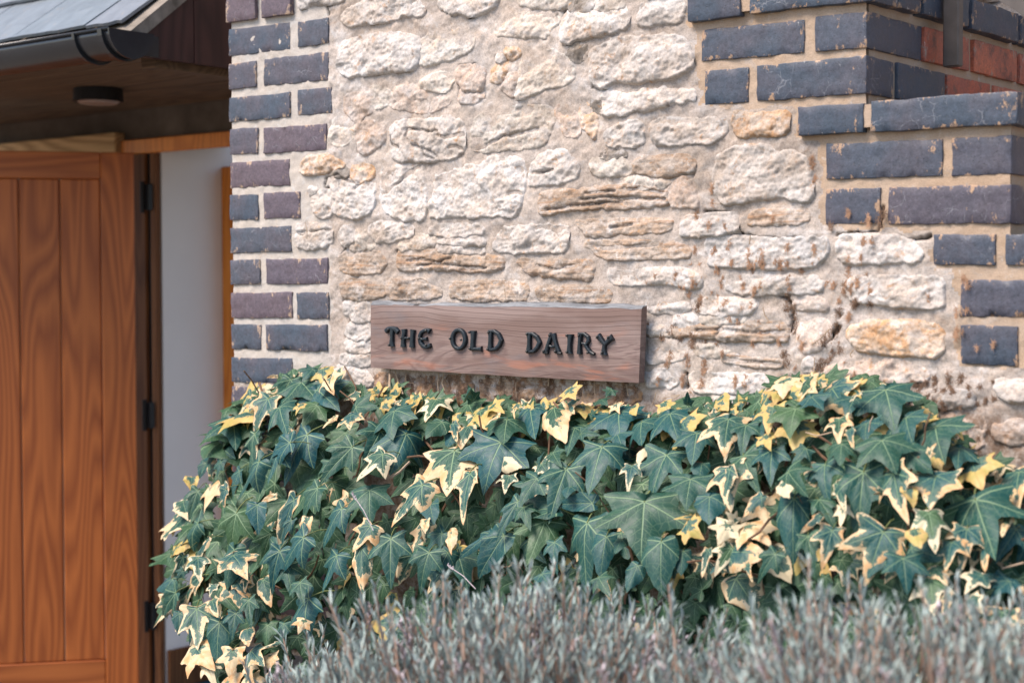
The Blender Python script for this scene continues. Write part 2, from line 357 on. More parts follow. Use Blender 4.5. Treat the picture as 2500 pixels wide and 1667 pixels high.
def slate_mat():
    t = NT('slate', 0.42, 0.5); p = t.objc(); r = t.rnd()
    c = t.ramp(r, [(0, (0.165, 0.190, 0.215)), (0.4, (0.20, 0.195, 0.215)), (0.7, (0.15, 0.185, 0.21)), (1, (0.22, 0.20, 0.20))])
    n = t.noise(t.map(p, (1, 0.35, 1)), 18, 6, 0.65, 0.8); n2 = t.noise(t.map(p, (1, 0.2, 1), (3, 3, 3)), 26, 5, 0.7, 1.0)
    c = t.mix(0.6, c, t.ramp(n, [(0.3, 0.7), (0.7, 1.35)]), 'MULTIPLY')
    c = t.mix(t.math('MULTIPLY', t.rng(n2, 0.58, 0.7), 0.5), c, (0.30, 0.25, 0.20))
    t.col(c); return t.bump(n, 0.6, 0.004).m
M['slate'] = slate_mat()
def sign_mat(top=False):
    t = NT('sign_wood_top' if top else 'sign_wood', 0.7, 0.25); p = t.world()
    if top:
        n = t.noise(t.map(p, (4, 20, 20)), 3, 5, 0.7); c = t.mix(t.rng(n, 0.35, 0.65), (0.10, 0.105, 0.115), (0.22, 0.23, 0.245))
        k = t.noise(t.map(p, (30, 5, 10), rot=(0, 0.5, 0)), 1.2, 3, 0.6); c = t.mix(t.rng(k, 0.60, 0.68), c, (0.05, 0.045, 0.045))
        t.col(c); return t.bump(n, 0.5, 0.003).m
    sx = t.n('SeparateXYZ', {0: p}).outputs
    dist = t.noise(t.map(p, (1.2, 1, 3)), 2.2, 2, 0.5)
    zz = t.math('ADD', t.math('MULTIPLY', sx[2], 1.0), t.math('MULTIPLY', dist, 0.05))
    fine = t.noise(t.n('CombineXYZ', {0: t.math('MULTIPLY', sx[0], 2.0), 1: 0.0, 2: t.math('MULTIPLY', zz, 420)}).outputs[0], 1.0, 3, 0.6)
    rng_ = t.math('FRACT', t.math('MULTIPLY', zz, 105))
    line = t.rng(rng_, 0.80, 0.97)
    upper = t.rng(t.math('ADD', sx[2], t.math('MULTIPLY', dist, 0.05)), 1.352, 1.39)
    swirl_n = t.noise(t.map(p, (0.33, 1, 1.3)), 14, 3, 0.5, 1.2)
    swirl = t.rng(t.math('ABSOLUTE', t.math('SUBTRACT', t.math('FRACT', t.math('MULTIPLY', swirl_n, 6.0)), 0.5)), 0.05, 0.5)
    grain = t.mix(upper, t.n('CombineColor', {0: swirl, 1: swirl, 2: swirl}).outputs[0], t.n('CombineColor', {0: line, 1: line, 2: line}).outputs[0])
    base = t.mix(t.rng(t.noise(t.map(p, (0.5, 1, 2.4)), 8, 4, 0.6), 0.35, 0.65), (0.185, 0.125, 0.108), (0.25, 0.186, 0.168))
    base = t.mix(t.math('MULTIPLY', grain, 0.45), base, (0.115, 0.070, 0.065))
    base = t.mix(0.35, base, t.ramp(fine, [(0.3, 0.6), (0.7, 1.35)]), 'MULTIPLY')
    org = t.math('MULTIPLY', t.rng(t.noise(t.map(p, (0.6, 1, 2.5), (1.7, 0, 4)), 9, 3, 0.55, 0.8), 0.56, 0.68), t.rng(sx[2], 1.385, 1.345))
    base = t.mix(t.math('MULTIPLY', org, 0.45), base, (0.40, 0.155, 0.090))
    gr = t.rng(t.noise(t.map(p, (0.6, 1, 2), (7, 0, 2)), 11, 4, 0.6), 0.56, 0.72)
    base = t.mix(t.math('MULTIPLY', gr, 0.5), base, (0.15, 0.14, 0.15))
    knots = t.rng(t.vor(t.map(p, (7.5, 1, 6.5), (0.2, 0, 0.1)), 1.0, 'F1', 'Distance'), 0.13, 0.10)
    base = t.mix(t.math('MULTIPLY', t.math('MULTIPLY', knots, 0.6), t.rng(sx[2], 1.37, 1.345)), base, (0.11, 0.085, 0.085))
    t.col(base); return t.bump(t.math('ADD', t.math('MULTIPLY', fine, 0.6), t.math('MULTIPLY', grain, 0.6)), 0.4, 0.0015).m
def leaf_mat(name, kind):
    t = NT(name, 0.44, 0.36); r = t.rnd()
    uv = t.n('UVMap').outputs[0]; s = t.n('SeparateXYZ', {0: uv}).outputs
    x = t.math('ABSOLUTE', t.math('SUBTRACT', s[0], 0.5)); y = t.math('SUBTRACT', s[1], 0.5)   # leaf coordinates, junction at 0, tip at (0,-.5)
    vein = None
    for ang, ln in ((0, 0.46), (53, 0.33), (106, 0.2)):
        dx, dy = math.sin(rad(ang)), -math.cos(rad(ang))
        along = t.math('ADD', t.math('MULTIPLY', x, dx), t.math('MULTIPLY', y, dy))
        cr = t.math('ABSOLUTE', t.math('SUBTRACT', t.math('MULTIPLY', x, dy), t.math('MULTIPLY', y, dx)))
        w = t.math('MULTIPLY', t.rng(along, -0.005, 0.0), t.rng(t.math('ADD', cr, t.math('MULTIPLY', along, 0.008)), 0.0095, 0.003))
        if ang == 0 or ang == 53:      # side veins leaving the main ones
            q = t.math('FRACT', t.math('MULTIPLY', t.math('SUBTRACT', along, t.math('MULTIPLY', cr, 1.1)), 11.0 if ang == 0 else 13.0))
            sv = t.math('MULTIPLY', t.rng(t.math('ABSOLUTE', t.math('SUBTRACT', q, 0.5)), 0.07, 0.02), t.math('MULTIPLY', t.rng(cr, 0.13, 0.02), t.rng(along, 0.03, 0.06)))
            w = t.math('MAXIMUM', w, t.math('MULTIPLY', sv, 0.45))
        vein = w if vein is None else t.math('MAXIMUM', vein, w)
    off = t.n('CombineXYZ', {0: t.math('MULTIPLY', r, 31.0), 1: t.math('MULTIPLY', r, 17.0), 2: 0.0}).outputs[0]
    q = t.vmath('ADD', uv, off)
    net = t.rng(t.vor(q, 17, 'DISTANCE_TO_EDGE', 'Distance'), 0.06, 0.0)
    vein = t.math('MAXIMUM', vein, t.math('MULTIPLY', net, 0.22))
    n = t.noise(q, 5, 4, 0.6); nb = t.noise(q, 14, 5, 0.7)
    rr = t.math('FRACT', t.math('MULTIPLY', r, 5.77))
    rr2 = t.math('FRACT', t.math('MULTIPLY', r, 13.1))
    green = t.mix(rr, (0.007, 0.070, 0.082), (0.014, 0.066, 0.042))
    green = t.mix(t.rng(rr2, 0.93, 1.0), green, (0.038, 0.095, 0.038))
    green = t.mix(t.math('MULTIPLY', t.rng(n, 0.5, 0.72), 0.3), green, (0.030, 0.046, 0.040))
    vc = (0.20, 0.30, 0.17)
    g2 = t.mix(t.math('MULTIPLY', vein, 0.85), green, vc)
    edge = t.attr('rim')
    if kind == 'green': c = g2
    else:
        cream = t.mix(t.rng(n, 0.42, 0.66), (0.66, 0.53, 0.33), (0.60, 0.34, 0.15))
        cream = t.mix(t.rng(rr2, 0.5, 0.9), cream, (0.64, 0.56, 0.38))
        if kind == 'yellow': cream = t.mix(t.rng(n, 0.4, 0.65), (0.58, 0.39, 0.15), (0.40, 0.33, 0.10)); 
        thr = {'varieg': 0.74, 'cream': 0.25, 'yellow': 0.45}[kind]
        e = t.math('ADD', edge, t.math('ADD', t.math('MULTIPLY', t.math('SUBTRACT', nb, 0.5), 0.8), t.math('MULTIPLY', t.math('SUBTRACT', n, 0.5), 1.5)))
        f = t.rng(t.math('SUBTRACT', e, t.math('MULTIPLY', t.math('SUBTRACT', rr, 0.5), -0.2)), thr - 0.012, thr + 0.03)
        mid = t.rng(t.math('ADD', e, t.math('MULTIPLY', t.math('SUBTRACT', t.noise(q, 26, 3), 0.5), 0.5)), thr - 0.22, thr - 0.06)
        gg = t.mix(t.math('MULTIPLY', mid, 0.6), g2, (0.12, 0.18, 0.13))
        c = t.mix(f, gg, t.mix(t.math('MULTIPLY', vein, 0.25), cream, (0.45, 0.36, 0.16)))
        brown = t.math('MULTIPLY', t.rng(edge, 0.93, 1.0), t.rng(nb, 0.45, 0.6)); c = t.mix(t.math('MULTIPLY', brown, 0.6), c, (0.30, 0.12, 0.045))
        sp = t.rng(t.noise(q, 40, 2), 0.74, 0.78); c = t.mix(t.math('MULTIPLY', sp, 0.7), c, (0.16, 0.07, 0.03))
    back = t.n('NewGeometry').outputs['Backfacing']
    c = t.mix(t.math('MULTIPLY', back, 0.6), c, (0.16, 0.21, 0.11) if kind == 'green' else (0.42, 0.38, 0.16))
    t.col(c); t.rough(t.rng(nb, 0.3, 0.7, 0.40, 0.58))
    t.b.inputs['Subsurface Weight'].default_value = 0.0
    t.bump(t.math('SUBTRACT', t.math('MULTIPLY', n, 0.6), t.math('MULTIPLY', vein, 0.5)), 0.55, 0.0025)
    # a little light passes through the blade
    tr = t.n('BsdfTranslucent'); t.set(tr.inputs[0], c); mx = t.n('MixShader'); mx.inputs[0].default_value = 0.12
    t.t.links.new(t.b.outputs[0], mx.inputs[1]); t.t.links.new(tr.outputs[0], mx.inputs[2])
    t.t.links.new(mx.outputs[0], t.t.nodes['Material Output'].inputs[0])
    return t.m
LM = {'G': leaf_mat('leaf_green', 'green'), 'V': leaf_mat('leaf_variegated', 'varieg'), 'C': leaf_mat('leaf_cream', 'cream'), 'Y': leaf_mat('leaf_yellow', 'yellow')}
M['petiole'] = plain('petiole', (0.16, 0.19, 0.07), 0.6, 0.3, 60, 0.3, 0.1)
M['dead_leaf'] = plain('dead_leaf', (0.26, 0.105, 0.045), 0.8, 0.2, 60, 0.5, 0.6)
def lav_mat(name, a, b, rough=0.85):
    t = NT(name, rough, 0.2); p = t.world(); n = t.noise(p, 22, 3, 0.6); n2 = t.noise(p, 160, 3)
    c = t.mix(t.rng(n, 0.35, 0.65), a, b); t.col(t.mix(0.5, c, t.ramp(n2, [(0.3, 0.7), (0.7, 1.3)]), 'MULTIPLY')); return t.m
M['lav_leaf'] = lav_mat('lavender_leaf', (0.27, 0.345, 0.325), (0.40, 0.46, 0.43))
M['lav_stem'] = lav_mat('lavender_stem', (0.27, 0.17, 0.125), (0.38, 0.28, 0.225))
M['lav_flower'] = lav_mat('lavender_flower', (0.40, 0.35, 0.38), (0.46, 0.40, 0.42))

# ------------------------------------------------------------------ ground and garden bed
gs = NT  # noqa
mb = MB(); mb.add([(-120, -120, 0), (120, -120, 0), (120, 120, 0), (-120, 120, 0)], [(0, 1, 2, 3)])
tag(mb.build('ground', M['ground']), kind='structure')
mb = MB(); n = 40; V = []; F = []
for j in range(13):
    for i in range(n + 1):
        x = -0.25 + 3.2 * i / n; y = -1.5 + 1.52 * j / 12
        e = min(1, (1.5 + y) / 0.25) * min(1, (x + 0.25) / 0.2 + 0.0) ; V.append((x, y, 0.02 + 0.42 * max(0, e) + 0.015 * math.sin(9 * x + 5 * y)))
for j in range(12):
    for i in range(n): a = j * (n + 1) + i; F.append((a, a + 1, a + n + 2, a + n + 1))
mb.add(V, F); tag(mb.build('garden_bed', M['soil'], smooth=True), kind='structure')

# ------------------------------------------------------------------ polygon helpers on the wall plane
def seg_dist(X, Z, poly, closed=True):
    d = np.full(X.shape, 1e9); n = len(poly)
    for i in range(n if closed else n - 1):
        ax, az = poly[i]; bx, bz = poly[(i + 1) % n]; dx, dz = bx - ax, bz - az
        L = dx * dx + dz * dz + 1e-12; t = np.clip(((X - ax) * dx + (Z - az) * dz) / L, 0, 1)
        d = np.minimum(d, np.hypot(X - ax - t * dx, Z - az - t * dz))
    return d
def inside(X, Z, poly):
    c = np.zeros(X.shape, bool); n = len(poly)
    for i in range(n):
        ax, az = poly[i]; bx, bz = poly[(i + 1) % n]
        k = ((az > Z) != (bz > Z)); c ^= k & (X < (bx - ax) * (Z - az) / (bz - az + 1e-15) + ax)
    return c
def wallpoly(view, pts, y=0.0):
    return [(p[0], p[2]) for p in (onY(*px(view, a, b), y) for a, b in pts)]
def mortar_h(X, Z):
    return 0.0030 * fbm(X * 11, Z * 13, 0, 3, 3) + 0.0022 * fbm(X * 45, Z * 50, 0, 9, 4, 0.6)

# ------------------------------------------------------------------ the rubble stones, traced one by one
STONES = [  # view, outline, kind, how far proud of the mortar (mm)
('N', [(150,0),(170,60),(200,75),(290,35),(420,40),(540,10),(600,0),(600,-110),(150,-110)], 'w', 9),
('N', [(550,180),(600,115),(700,75),(830,0),(1000,-60),(1280,-60),(1310,60),(1360,100),(1340,140),(1280,150),(1220,125),(1060,180),(900,220),(740,225),(670,250),(600,215)], 'w', 12),
('N', [(1500,60),(1520,0),(1600,-80),(1950,-80),(2060,0),(2030,60),(1900,110),(1800,160),(1770,130),(1680,130),(1560,100)], 'w', 14),
('N', [(560,420),(690,375),(780,350),(850,355),(930,330),(1080,335),(1200,335),(1290,370),(1315,420),(1305,600),(1240,660),(1100,680),(900,700),(680,710),(650,730),(560,690),(535,640),(545,520)], 'w', 14),
('N', [(1320,400),(1390,345),(1480,330),(1560,310),(1700,295),(1820,310),(1830,420),(1800,480),(1640,560),(1500,590),(1340,640),(1315,560)], 'g', 9),
('C', [(1210,140),(1250,100),(1380,105),(1440,85),(1600,75),(1640,100),(1630,150),(1580,180),(1570,250),(1490,240),(1420,245),(1300,245),(1180,220),(1210,180)], 'g', 7),
('N', [(580,1040),(600,930),(700,890),(840,900),(850,1000),(870,1070),(780,1110),(730,1160),(640,1110)], 'p', 5),
('N', [(845,830),(1000,850),(1060,930),(1010,1000),(900,1040),(860,990),(845,900)], 'g', 6),
('N', [(1060,870),(1160,800),(1280,830),(1385,900),(1395,1030),(1380,1075),(1220,1050),(1070,1035),(1020,1000),(1065,930)], 'p', 5),
('N', [(1320,800),(1400,740),(1500,710),(1620,695),(1650,730),(1620,820),(1560,870),(1400,865),(1350,850)], 'g', 8),
('N', [(1405,890),(1500,880),(1610,880),(1600,970),(1520,1020),(1480,1050),(1405,1070)], 'p', 6),
('N', [(1670,650),(1750,640),(1900,640),(1945,690),(1930,800),(1880,860),(1740,860),(1730,800),(1680,780)], 'p', 11),
('N', [(1705,870),(1840,880),(1910,870),(1920,920),(1860,980),(1720,980),(1700,920)], 'p', 7),
('N', [(2050,560),(2090,530),(2120,560),(2100,600),(2060,590)], 'w', 12),
('N', [(2010,700),(2060,610),(2140,620),(2150,700),(2090,780),(2010,770)], 'r', 6),
('N', [(2130,480),(2180,500),(2200,470),(2260,480),(2270,530),(2200,570),(2150,530)], 'r', 7),
('C', [(1385,400),(1400,350),(1440,335),(1500,350),(1600,350),(1700,390),(1745,470),(1740,540),(1650,590),(1560,590),(1500,620),(1400,660),(1350,670),(1360,600),(1380,520)], 'g', 9),
('C', [(1260,590),(1300,510),(1370,500),(1350,600),(1330,670),(1270,620)], 'p', 8),
('N', [(1035,1240),(1080,1190),(1180,1160),(1350,1160),(1500,1140),(1620,1130),(1720,1170),(1745,1250),(1745,1420),(1690,1480),(1570,1515),(1400,1540),(1200,1530),(1080,1510),(1060,1440),(1035,1350)], 'w', 11),
('N', [(710,1180),(850,1170),(960,1200),(980,1290),(950,1370),(870,1430),(800,1480),(740,1440),(720,1340),(700,1270)], 'p', 8),
('N', [(450,1250),(520,1140),(640,1140),(695,1220),(680,1330),(600,1380),(500,1400),(450,1330)], 'g', 4),
('C', [(1045,900),(1080,800),(1150,760),(1300,735),(1450,730),(1560,740),(1600,790),(1580,880),(1550,960),(1480,1000),(1300,1010),(1100,1030),(1040,1020)], 'g', 6),
('M', [(190,150),(250,110),(340,110),(400,75),(500,110),(570,150),(600,185),(450,205),(400,240),(280,250),(180,230)], 'r', 10),
('M', [(430,215),(560,195),(640,220),(640,270),(600,285),(540,262),(440,255)], 'd', 6),
('M', [(660,210),(720,170),(860,180),(865,300),(760,328),(700,320),(660,260)], 'r', 9),
('M', [(460,290),(560,265),(640,335),(720,345),(860,335),(880,450),(870,600),(740,680),(600,650),(500,620),(490,500),(470,400)], 'w', 12),
('M', [(300,460),(360,420),(440,430),(475,560),(480,640),(370,665),(310,620),(290,530)], 'w', 10),
('M', [(250,400),(310,385),(330,430),(280,455)], 'w', 7),
('M', [(140,780),(180,735),(300,750),(400,760),(470,785),(350,795),(230,806),(150,812)], 'w', 8),
('M', [(135,835),(230,822),(350,812),(480,805),(470,900),(410,950),(300,960),(150,960)], 'w', 9),
('M', [(945,190),(1050,190),(1180,190),(1310,175),(1340,210),(1345,330),(1370,450),(1380,620),(1340,690),(1220,680),(1180,695),(1100,670),(980,590),(940,520),(950,430),(940,330)], 'w', 9),
('M', [(1480,280),(1620,240),(1720,220),(1780,170),(1880,190),(1950,150),(1970,100),(2050,80),(2180,110),(2280,110),(2310,230),(2310,420),(2280,510),(2250,600),(2200,650),(2080,640),(1950,650),(1850,660),(1650,640),(1440,680),(1420,570),(1470,430),(1490,390),(1465,330)], 'w', 10),
('M', [(555,820),(600,760),(680,740),(700,860),(660,910),(600,940),(555,880)], 'w', 10),
('M', [(830,780),(900,730),(1050,715),(1160,740),(1240,770),(1250,830),(1120,860),(1080,890),(1000,900),(910,900),(850,840)], 'w', 9),
('M', [(710,790),(815,800),(875,880),(860,960),(700,990),(650,960),(665,915)], 'g', 5),
('M', [(1400,800),(1440,760),(1600,750),(1840,740),(1920,760),(1935,800),(1850,826),(1700,842),(1500,836)], 'w', 8),
('M', [(1480,875),(1700,856),(1850,845),(1930,880),(1920,935),(1750,935),(1600,925),(1475,905)], 'w', 9),
('M', [(1130,870),(1300,840),(1460,850),(1470,900),(1440,940),(1300,970),(1230,960),(1120,990)], 'g', 7),
('M', [(1480,940),(1740,952),(1920,960),(1940,1010),(1750,1010),(1560,990),(1475,978)], 'w', 6),
('E', [(1240,450),(1340,440),(1500,420),(1680,440),(1700,480),(1690,560),(1660,590),(1500,600),(1300,600),(1200,585),(1200,540)], 'w', 11),
('M', [(600,1010),(700,990),(900,1000),(960,1060),(1000,1090),(960,1160),(900,1200),(700,1210),(580,1180),(545,1080)], 'o', 6),
('M', [(1110,1010),(1200,985),(1330,985),(1460,1000),(1500,1030),(1650,1030),(1780,1050),(1900,1060),(2050,1050),(2110,1080),(2100,1150),(1950,1170),(1730,1180),(1600,1160),(1300,1150),(1180,1170),(1110,1140),(1110,1080)], 'o', 10),
('M', [(560,1290),(700,1270),(850,1290),(920,1300),(980,1350),(1000,1400),(880,1440),(600,1450),(565,1380)], 'o', 6),
('M', [(990,1310),(1060,1260),(1250,1270),(1380,1270),(1420,1340),(1490,1370),(1520,1400),(1490,1430),(1060,1450),(1010,1400)], 'o', 7),
('E', [(900,830),(1000,820),(1150,800),(1300,810),(1420,830),(1430,880),(1400,925),(905,925)], 'o', 5),
('E', [(1490,850),(1620,840),(1800,850),(1960,850),(2000,900),(1960,940),(1700,940),(1500,935)], 'o', 4),
('E', [(170,950),(250,920),(340,960),(345,1060),(290,1080),(210,1050),(165,1010)], 'w', 9),
('E', [(190,1100),(345,1090),(345,1195),(200,1190),(180,1150)], 'w', 9),
('E', [(185,1212),(340,1205),(340,1285),(200,1285)], 'w', 9),
('E', [(150,1310),(345,1295),(350,1370),(290,1380),(180,1375),(140,1350)], 'w', 8),
('E', [(80,1380),(290,1395),(330,1440),(380,1500),(290,1520),(130,1460)], 'w', 9),
('E', [(1345,660),(1500,655),(1700,665),(1860,680),(1880,700),(1850,740),(1860,760),(1850,790),(1750,780),(1600,770),(1440,740),(1380,710)], 'o', 9),
('Q', [(580,1170),(700,1190),(850,1200),(1050,1170),(1200,1165),(1350,1180),(1440,1230),(1460,1300),(1400,1340),(1250,1330),(1100,1290),(850,1300),(640,1300),(590,1250)], 'w', 9),
('Q', [(-60,440),(120,420),(370,420),(470,390),(640,380),(850,345),(880,385),(960,400),(1080,400),(1135,430),(1140,520),(1050,550),(900,560),(700,570),(400,570),(200,590),(0,620),(-60,635),(-80,530)], 'o', 11),
('Q', [(1160,410),(1200,330),(1290,305),(1360,300),(1390,400),(1420,500),(1430,545),(1300,560),(1190,570),(1155,500)], 'p', 9),
('Q', [(400,200),(410,130),(500,122),(600,112),(720,108),(790,190),(785,250),(680,260),(540,275),(440,240)], 'g', 8),
('Q', [(805,150),(900,100),(1100,95),(1270,75),(1340,90),(1400,140),(1400,230),(1300,215),(1240,250),(1160,280),(1100,265),(1000,250),(880,220),(820,215)], 'o', 9),
('Q', [(1020,310),(1080,290),(1180,295),(1150,350),(1100,390),(1040,380)], 'g', 4),
('Q', [(560,290),(720,275),(900,290),(975,330),(970,380),(880,375),(780,330),(620,345)], 'g', 4),
('R', [(130,200),(210,120),(340,120),(480,130),(620,120),(720,50),(750,150),(770,230),(700,280),(560,320),(400,350),(250,380),(150,420),(115,350)], 'w', 15),
('R', [(880,70),(950,20),(1100,0),(1250,10),(1290,60),(1280,180),(1200,220),(1100,220),(960,240),(850,215),(860,160),(890,120)], 'w', 10),
('R', [(410,490),(540,430),(620,380),(720,390),(900,370),(1060,350),(1180,350),(1300,390),(1340,450),(1380,560),(1360,640),(1240,730),(1100,750),(960,770),(870,790),(720,760),(620,770),(540,840),(430,800),(400,730),(410,600)], 'w', 16),
('R', [(500,920),(560,880),(720,920),(860,890),(1000,870),(1150,860),(1250,870),(1390,880),(1385,940),(1280,960),(1160,990),(1000,1030),(760,1070),(520,1110),(510,1000)], 'w', 13),
('R', [(530,1260),(660,1210),(760,1175),(850,1170),(900,1210),(900,1330),(860,1390),(720,1390),(600,1390),(530,1330)], 'w', 9),
('R', [(980,1190),(1080,1140),(1200,1130),(1350,1150),(1600,1140),(1680,1170),(1690,1260),(1620,1320),(1520,1370),(1400,1360),(1230,1390),(1150,1390),(1000,1360),(980,1280)], 'w', 11),
('R', [(1765,1090),(1820,1075),(1930,1110),(2050,1100),(2200,1100),(2290,1110),(2290,1180),(2270,1260),(2130,1290),(1990,1290),(1840,1310),(1780,1260),(1770,1180)], 'r', 12),
('R', [(300,1000),(370,1010),(440,1080),(450,1280),(430,1330),(380,1260),(310,1200),(300,1100)], 'r', 8),
('R', [(70,1010),(200,1050),(285,1170),(290,1290),(200,1310),(150,1270),(130,1170),(60,1100)], 'p', 5),
('R', [(155,440),(250,400),(380,395),(370,500),(330,560),(260,600),(230,560),(150,500)], 'd', 3),
('R', [(420,890),(470,860),(490,950),(490,1080),(440,1060),(410,980)], 'd', 2),
('Q', [(510,95),(530,50),(620,20),(720,50),(740,92),(600,98)], 'd', 5),
('C', [(1450,1130),(1500,1060),(1600,1030),(1700,1050),(1760,1120),(1770,1160),(1740,1210),(1640,1250),(1500,1260),(1440,1270),(1430,1200)], 'w', 8),
('D', [(240,1180),(260,1080),(340,1030),(480,1000),(600,1010),(680,1060),(740,1040),(830,1070),(860,1140),(900,1200),(910,1300),(900,1360),(840,1370),(700,1340),(560,1350),(400,1380),(300,1380),(245,1310)], 'w', 14),
('F', [(470,350),(600,320),(740,330),(850,310),(890,370),(850,400),(740,400),(600,400),(480,410)], 'o', 7),
('Q', [(1290,700),(1340,660),(1420,660),(1520,660),(1600,645),(1700,650),(1785,640),(1800,720),(1810,790),(1650,820),(1530,820),(1400,840),(1300,840),(1285,770)], 'w', 15),
('F', [(180,580),(210,515),(330,508),(500,520),(700,525),(870,518),(1010,512),(1020,590),(980,650),(900,690),(740,710),(500,690),(330,690),(210,690),(215,640)], 'w', 14),
('F', [(1085,560),(1120,500),(1240,495),(1370,500),(1480,510),(1560,550),(1640,600),(1650,640),(1590,670),(1480,650),(1380,670),(1220,680),(1100,650)], 'w', 12),
('Q', [(240,720),(330,710),(640,700),(900,700),(1180,710),(1180,780),(1050,790),(850,800),(620,820),(400,850),(340,810),(330,760)], 'o', 6),
('Q', [(330,910),(500,905),(740,905),(900,915),(1050,925),(1150,905),(1310,940),(1370,1010),(1300,1050),(1180,1040),(1000,1050),(820,1060),(640,1060),(460,1030),(400,960)], 'o', 7),
('F', [(300,780),(420,760),(540,775),(720,775),(860,785),(960,790),(970,850),(880,870),(700,880),(500,880),(330,870)], 'w', 10),
('F', [(1145,800),(1240,780),(1400,785),(1620,780),(1760,785),(1795,830),(1790,960),(1700,980),(1560,970),(1400,960),(1260,940),(1160,910)], 'w', 14),
('T', [(600,370),(700,360),(900,350),(1100,370),(1200,400),(1180,450),(1080,480),(900,510),(760,490),(640,460),(600,430)], 'w', 10),
('T', [(150,380),(260,390),(380,420),(540,390),(570,450),(480,470),(420,490),(300,470),(200,470),(150,430)], 'w', 6),
('T', [(410,510),(560,485),(620,530),(640,590),(500,615),(420,605)], 'w', 6),
('T', [(660,520),(800,505),(950,520),(1110,510),(1080,560),(900,590),(750,600),(670,570)], 'g', 5),
('T', [(400,630),(600,618),(780,625),(860,605),(1000,590),(1200,595),(1400,585),(1465,590),(1500,740),(1400,740),(1200,740),(950,740),(800,720),(700,690),(560,700),(430,690)], 'o', 10),
('T', [(150,600),(300,590),(370,600),(395,680),(300,690),(160,690)], 'g', 5),
('T', [(150,870),(300,850),(500,860),(510,910),(420,930),(250,950),(160,940)], 'w', 6),
('T', [(620,800),(760,790),(960,830),(860,880),(700,900),(620,870)], 'g', 4),
('T', [(870,895),(1000,885),(1100,920),(1300,940),(1440,940),(1440,1000),(1200,1000),(1000,960),(890,930)], 'o', 7),
('T', [(130,1100),(200,1060),(300,1030),(430,1060),(450,1180),(300,1180),(160,1190)], 'w', 8),
('T', [(560,1110),(600,1060),(760,1080),(980,1080),(1100,1090),(1300,1090),(1310,1230),(1200,1230),(1000,1250),(800,1240),(640,1240),(590,1180)], 'w', 11),
('T', [(1580,350),(1700,330),(1800,340),(1860,400),(1880,450),(1760,450),(1620,460),(1580,420)], 'p', 7),
('T', [(1600,640),(1700,560),(1850,560),(1900,620),(1880,740),(1800,840),(1680,860),(1610,800)], 'p', 7),
('T', [(1640,1050),(1690,930),(1740,920),(1760,1050)], 'w', 5),
('T', [(600,1300),(800,1280),(1000,1300),(1200,1290),(1240,1380),(1000,1440),(750,1420)], 'g', 4),
('F', [(1160,1130),(1260,1100),(1400,1080),(1560,1080),(1740,1100),(1790,1180),(1790,1290),(1730,1320),(1600,1280),(1450,1290),(1250,1270),(1160,1200)], 'r', 12),
('F', [(980,1430),(1080,1370),(1300,1350),(1500,1350),(1640,1400),(1700,1460),(1560,1490),(1300,1490),(1000,1480)], 'p', 9),
('3', [(1500,230),(1640,220),(1820,215),(1980,215),(2020,280),(1960,310),(1780,310),(1640,300),(1520,290)], 'w', 10),
('3', [(2150,160),(2250,135),(2352,150),(2480,170),(2480,280),(2260,280),(2190,230)], 'w', 14),
('3', [(2150,480),(2200,430),(2352,410),(2480,420),(2480,560),(2300,560),(2160,540)], 'p', 9),
('3', [(1800,370),(1920,340),(2060,380),(2080,460),(2040,600),(1960,560),(1880,480),(1790,440)], 'p', 8),
('3', [(1500,340),(1620,330),(1760,360),(1720,430),(1600,420),(1500,410)], 'p', 6),
('C', [(1370,-30),(1500,-30),(1640,-20),(1690,15),(1640,55),(1500,50),(1400,40),(1360,20)], 'g', 7),
('C', [(1700,-20),(1780,-40),(1865,-20),(1868,70),(1750,90),(1700,60)], 'd', 6),
('C', [(1880,10),(1950,-20),(2080,-10),(2080,50),(1900,80)], 'g', 6),
('C', [(2180,-120),(2300,-140),(2420,-120),(2400,-30),(2250,-20),(2180,-60)], 'w', 9),
('C', [(700,-120),(1150,-140),(1200,-60),(760,-50)], 'w', 9),
('E', [(380,1440),(520,1440),(540,1568),(390,1600)], 's', 8),
('E', [(560,1590),(600,1500),(700,1470),(800,1560),(760,1620)], 's', 10),
('E', [(840,1460),(1000,1450),(1060,1540),(1000,1640),(860,1620)], 's', 7),
('E', [(1100,1480),(1300,1480),(1330,1560),(1250,1640),(1120,1620)], 's', 8),
('E', [(1350,1480),(1560,1500),(1560,1590),(1360,1620)], 's', 9),
('E', [(1610,1530),(1800,1520),(2040,1540),(2180,1545),(2190,1620),(1640,1650)], 's', 9),
('1', [(1320,100),(1500,90),(1560,150),(1500,200),(1340,190)], 'w', 8),
('1', [(1400,20),(1540,40),(1560,90),(1420,85)], 'w', 7),
]
